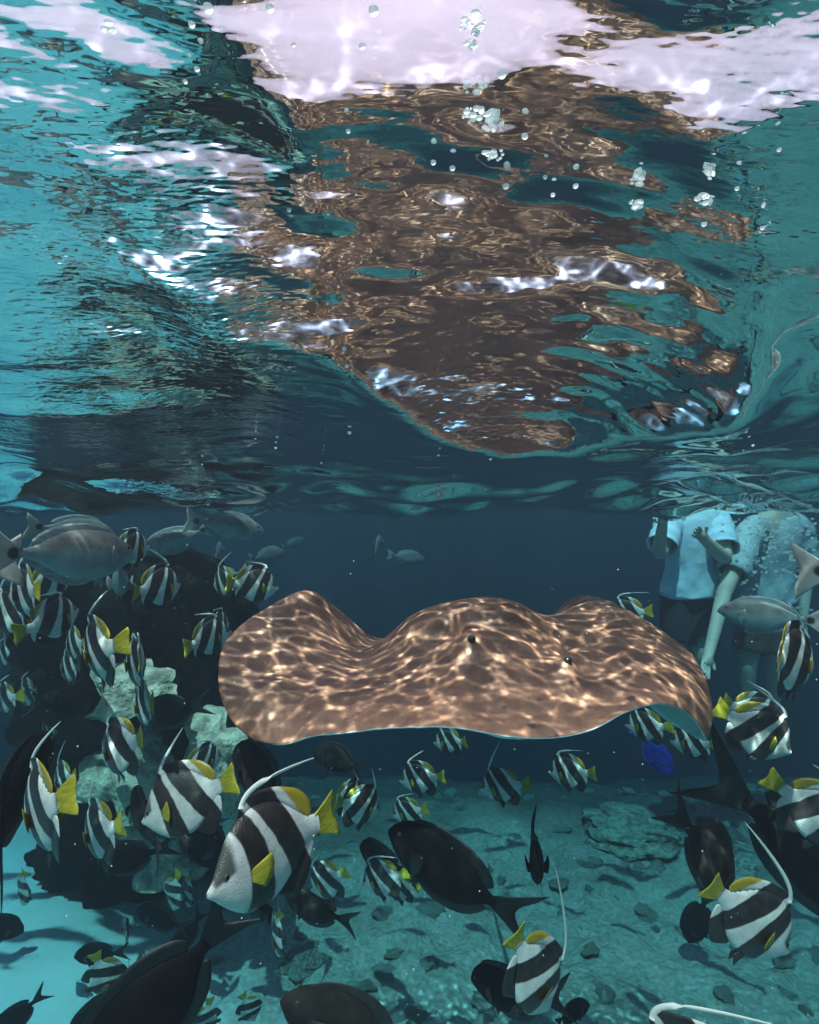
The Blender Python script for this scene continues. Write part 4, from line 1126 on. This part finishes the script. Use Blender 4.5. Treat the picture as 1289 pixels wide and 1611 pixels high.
def swimmer(label, D, J, shirt_m, shorts_m, seed, slim=.84):
    """J: joint name -> (px, py, extra distance)"""
    p = {k: P(v[0], v[1], D + v[2]) for k, v in J.items()}
    root = empty('person', p['pelvis'])
    tag(root, label, 'person')
    N, E = {}, []
    rad = dict(pelvis=(.15, .11), waist=(.13, .095), chest=(.155, .11), neckbase=(.085, .07), neck=.052, chin=(.070, .082), crown=(.082, .092),
               lsh=.066, lel=.050, lwrist=.033, rsh=.066, rel=.050, rwrist=.033, lhip=.092, lkn=.058, lank=.036, ltoe=(.040, .024), rhip=.092, rkn=.058, rank=.036, rtoe=(.040, .024))
    for k in p: N[k] = (p[k], rad[k])
    E += [('pelvis', 'waist'), ('waist', 'chest'), ('chest', 'neckbase'), ('neckbase', 'neck'), ('neck', 'chin'), ('chin', 'crown')]
    for s_ in 'lr':
        E += [('neckbase', s_ + 'sh'), (s_ + 'sh', s_ + 'el'), (s_ + 'el', s_ + 'wrist'), ('pelvis', s_ + 'hip'), (s_ + 'hip', s_ + 'kn'), (s_ + 'kn', s_ + 'ank'), (s_ + 'ank', s_ + 'toe')]
        d = p[s_ + 'wrist'] - p[s_ + 'el']
        hand(N, E, s_, p[s_ + 'wrist'], d, 1 if s_ == 'l' else -1, Vector((0, -1, -.2)))
    skin_body(root, N, E)
    # face and hair: they ride above the water line
    hc = (p['chin'] + p['crown']) / 2 + Vector((0, 0, .03))
    hv, hf = [], grid_faces(12, 24, wrap_v=True)
    for i in range(12):
        th = math.pi * .58 * i / 11
        for k in range(24):
            q = 2 * math.pi * k / 24
            hv.append(hc - root.location + Vector((.108 * math.sin(th) * math.cos(q), .02 + .122 * math.sin(th) * math.sin(q), .03 + .135 * math.cos(th) - (.03 if math.sin(q) > 0 else 0) * math.sin(th))))
    mesh_obj('hair', hv, hf, mat_plain('dark hair', (.02, .015, .012), .6, .3, .3, 60), root)
    eye_m = FM['banner']['eye']
    for sx in (-1, 1):
        ev = []
        for a_ in range(7):
            for b_ in range(10):
                th, ph = math.pi * a_ / 6, 2 * math.pi * b_ / 10
                ev.append(hc - root.location + Vector((sx * .034 + .013 * math.sin(th) * math.cos(ph), -.088 + .013 * math.sin(th) * math.sin(ph), -.015 + .011 * math.cos(th))))
        mesh_obj('eye', ev, grid_faces(7, 10, wrap_v=True), eye_m, root)
    lerp = lambda a_, b_, t: a_ * (1 - t) + b_ * t
    rings = [(lerp(p['neckbase'], p['neck'], .15), .085, .075), (p['neckbase'], .165, .105), (lerp(p['neckbase'], p['chest'], .4), .215, .135), (p['chest'], .205, .145), (lerp(p['chest'], p['waist'], .5), .195, .145),
             (p['waist'], .190, .145), (lerp(p['waist'], p['pelvis'], .4), .20, .155), (lerp(p['waist'], p['pelvis'], .75), .215, .165), (lerp(p['waist'], p['pelvis'], 1.05), .225, .172)]
    fine = []
    for i in range(len(rings) - 1):
        for j in range(3):
            t = j / 3; fine.append((lerp(rings[i][0], rings[i + 1][0], t), rings[i][1] * (1 - t) + rings[i + 1][1] * t, rings[i][2] * (1 - t) + rings[i + 1][2] * t))
    fine.append(rings[-1])
    fine = [(c, a_ * slim, b_ * slim) for c, a_, b_ in fine]
    parts = [loft(fine, 44, .08, seed)]
    for s_ in 'lr':
        st = catmull([list(lerp(p[s_ + 'sh'], p['neckbase'], .35)), list(p[s_ + 'sh']), list(lerp(p[s_ + 'sh'], p[s_ + 'el'], .4)), list(lerp(p[s_ + 'sh'], p[s_ + 'el'], .72))], np.linspace(0, 3, 16))
        rr = np.linspace(.078, .092, 16) * (1 + .06 * np.sin(np.arange(16) * 1.7 + seed))
        v, f = tube(st, rr, 20); parts.append((v, f[:-2]))
    garment('shirt', parts, shirt_m, root)
    parts = [loft([(lerp(p['waist'], p['pelvis'], .55), .140, .108), (lerp(p['waist'], p['pelvis'], .8), .150, .115), (p['pelvis'], .165, .128), (lerp(p['pelvis'], (p['lhip'] + p['rhip']) / 2, .8) + Vector((0, 0, -.05)), .165, .13)], 36, .03, seed)]
    for s_ in 'lr':
        st = catmull([list(p[s_ + 'hip'] + Vector((0, 0, .08))), list(p[s_ + 'hip']), list(lerp(p[s_ + 'hip'], p[s_ + 'kn'], .45)), list(lerp(p[s_ + 'hip'], p[s_ + 'kn'], .8))], np.linspace(0, 3, 14))
        v, f = tube(st, np.linspace(.105, .112, 14), 20); parts.append((v, f[:-2]))
    garment('shorts', parts, shorts_m, root)
    return root

swimmer('person in loose pale blue shirt and dark shorts floating upright, hands raised', 3.9,
    dict(pelvis=(1084,936,.05), waist=(1086,894,.03), chest=(1090,846,0), neckbase=(1092,802,0), neck=(1092,780,-.01), chin=(1092,756,-.05), crown=(1092,732,-.03),
         lsh=(1056,816,-.02), lel=(1036,876,-.20), lwrist=(1042,828,-.34), rsh=(1128,818,-.02), rel=(1142,880,-.20), rwrist=(1108,848,-.40),
         lhip=(1066,950,.05), lkn=(1068,1032,-.06), lank=(1064,1122,.18), ltoe=(1062,1142,.06), rhip=(1102,950,.05), rkn=(1102,1026,-.10), rank=(1096,1114,.14), rtoe=(1094,1134,.02)),
    fabric('pale blue shirt', (.55, .66, .80), (.70, .78, .88)), fabric('dark shorts', (.012, .012, .016), (.03, .028, .032)), 1.0)
swimmer('person in white shirt amid bubbles, bare arm reaching down to the ray', 4.0,
    dict(pelvis=(1208,946,.06), waist=(1212,902,.04), chest=(1217,856,0), neckbase=(1221,814,0), neck=(1222,792,-.01), chin=(1223,768,-.05), crown=(1224,744,-.03),
         lsh=(1182,836,-.10), lel=(1140,930,-.34), lwrist=(1116,1026,-.60), rsh=(1258,830,.04), rel=(1270,900,.10), rwrist=(1264,966,.04),
         lhip=(1190,956,.05), lkn=(1178,1044,-.02), lank=(1174,1136,.12), ltoe=(1172,1156,0), rhip=(1226,956,.07), rkn=(1220,1046,.05), rank=(1216,1138,.2), rtoe=(1214,1158,.08)),
    fabric('white shirt', (.36, .40, .43), (.50, .54, .57)), fabric('brown shorts', (.05, .035, .03), (.09, .065, .055)), 4.0)

# ------------------------------------------------------------------ bubbles
def surface_hit(px, py):
    d = P(px, py, 1.0) - Vector((0, 0, CAMZ))
    ts = np.concatenate([np.arange(.08, 3, .004), np.arange(3, 14, .02)])
    x, y, z = d.x * ts, d.y * ts, CAMZ + d.z * ts
    h = wave_height(x, y)
    k = int(np.argmax(z > h)) if (z > h).any() else len(ts) - 1
    return float(ts[max(k - 1, 0)])
def mat_bubble():
    s = NT('air bubble')
    tr = s.n('BsdfTranslucent'); tr.inputs['Color'].default_value = (.95, .95, .95, 1)
    df = s.n('BsdfDiffuse'); df.inputs['Color'].default_value = (.95, .95, .95, 1)
    cl = s.n('BsdfTransparent')
    m1 = s.n('MixShader'); s.put(m1.inputs[0], .22); s.t.links.new(tr.outputs[0], m1.inputs[1]); s.t.links.new(df.outputs[0], m1.inputs[2])
    m2 = s.n('MixShader'); s.put(m2.inputs[0], .12); s.t.links.new(m1.outputs[0], m2.inputs[1]); s.t.links.new(cl.outputs[0], m2.inputs[2])
    return s.surf(m2.outputs[0])
BUB_M = mat_bubble()
def bubble_cap():
    v = []
    for i in range(8):
        th = math.pi * (.42 + .58 * i / 7)
        for k in range(14):
            q = 2 * math.pi * k / 14
            v.append((math.sin(th) * math.cos(q), math.sin(th) * math.sin(q), math.cos(th)))
    me = bpy.data.meshes.new('bubble'); me.from_pydata(v, [], grid_faces(8, 14, wrap_v=True)); me.update()
    me.polygons.foreach_set('use_smooth', [True] * len(me.polygons)); me.materials.append(BUB_M)
    return me
bme = bubble_cap()
clusters = [(745,48,20,30,34,'largest white bubble cluster under the bright sky patch'), (748,180,22,13,24,'round bubble cluster on the brown reflection'), (777,242,16,10,18,'small bubble cluster just below the round one'),
            (1000,322,13,8,14,'bubble cluster at the edge of the brown reflection'), (1106,312,9,9,10,'bubble cluster on dark teal water above a lone bubble'), (172,40,8,12,9,'bubble cluster on the pale lilac streak')]
for px, py, rx, ry, n, lab in clusters:
    t0 = surface_hit(px, py) * .965
    root = empty('bubble_cluster', P(px, py, t0)); tag(root, lab, 'bubbles')
    for k in range(n):
        a_, r_ = random.uniform(0, 6.28), math.sqrt(random.random())
        o = bpy.data.objects.new('bubble', bme); link(o, root)
        r = random.choice((1.6, 2.2, 2.8, 3.6, 4.6, 5.6)) * t0 / F
        o.location = P(px + rx * r_ * math.cos(a_), py + ry * r_ * math.sin(a_), t0 + random.uniform(-.004, .004)) - root.location
        o.scale = (r * random.uniform(.9, 1.3), r, r * .75)
singles = [(310,108,5),(425,12,8),(328,12,9),(588,16,9),(570,72,6),(302,38,6),(462,70,4),(292,128,4),(548,206,4),(682,255,5),(712,264,5),(826,214,6),(790,116,8),(858,278,4),(906,292,5),(796,292,6),(870,306,4),(455,330,4),
           (1108,352,5),(1226,235,4),(1160,296,4),(1200,358,4),(546,575,4),(550,680,6),(740,626,4),(404,664,3),(434,704,4),(402,690,3),(506,728,3),(690,716,3),(772,722,4),(920,716,3),(318,730,3),(1185,700,4)]
for px, py, r in singles:
    t0 = surface_hit(px, py) * .975
    o = bpy.data.objects.new('bubble', bme); link(o)
    o.location = P(px, py, t0); o.scale = (r * t0 / F * (.9 if py < 600 else .55),) * 3
    tag(o, 'single tiny white air bubble clinging under the water surface', 'bubble', 'lone bubbles under the surface')
# froth stirred up around the second swimmer
v, f = [], []
base_v = [q.co.copy() for q in bme.vertices]; base_f = [tuple(q.vertices) for q in bme.polygons]
for k in range(420):
    D = random.gauss(3.25, .18)
    c = P(random.gauss(1222, 34), min(960, 815 + abs(random.gauss(0, 62))), D)
    r = random.choice((.003, .004, .005, .008, .011))
    o = len(v); v += [c + q * r for q in base_v]; f += [tuple(o + i for i in q) for q in base_f]
fo = mesh_obj('bubble_froth', v, f, BUB_M)
tag(fo, 'froth of fine white bubbles around the swimmer in white', 'bubbles', kind='stuff')

# drifting specks
v, f = [], []
for k in range(420):
    D = random.uniform(.45, 3.2)
    c = P(random.uniform(0, 1289), random.uniform(840, 1600), D); r = random.uniform(.0004, .0011) * (1 + .4 * D)
    if c.z < FLOOR + .3: continue
    o = len(v)
    v += [c + Vector(q) * r for q in ((1, 0, 0), (-1, 0, 0), (0, 1, 0), (0, -1, 0), (0, 0, 1), (0, 0, -1))]
    f += [tuple(o + i for i in q) for q in ((0, 2, 4), (2, 1, 4), (1, 3, 4), (3, 0, 4), (2, 0, 5), (1, 2, 5), (3, 1, 5), (0, 3, 5))]
sp = mesh_obj('drifting_specks', v, f, mat_plain('pale silt', (.5, .5, .47), .9, .1, .1))
tag(sp, 'pale specks of silt drifting in the water', 'specks', kind='stuff')
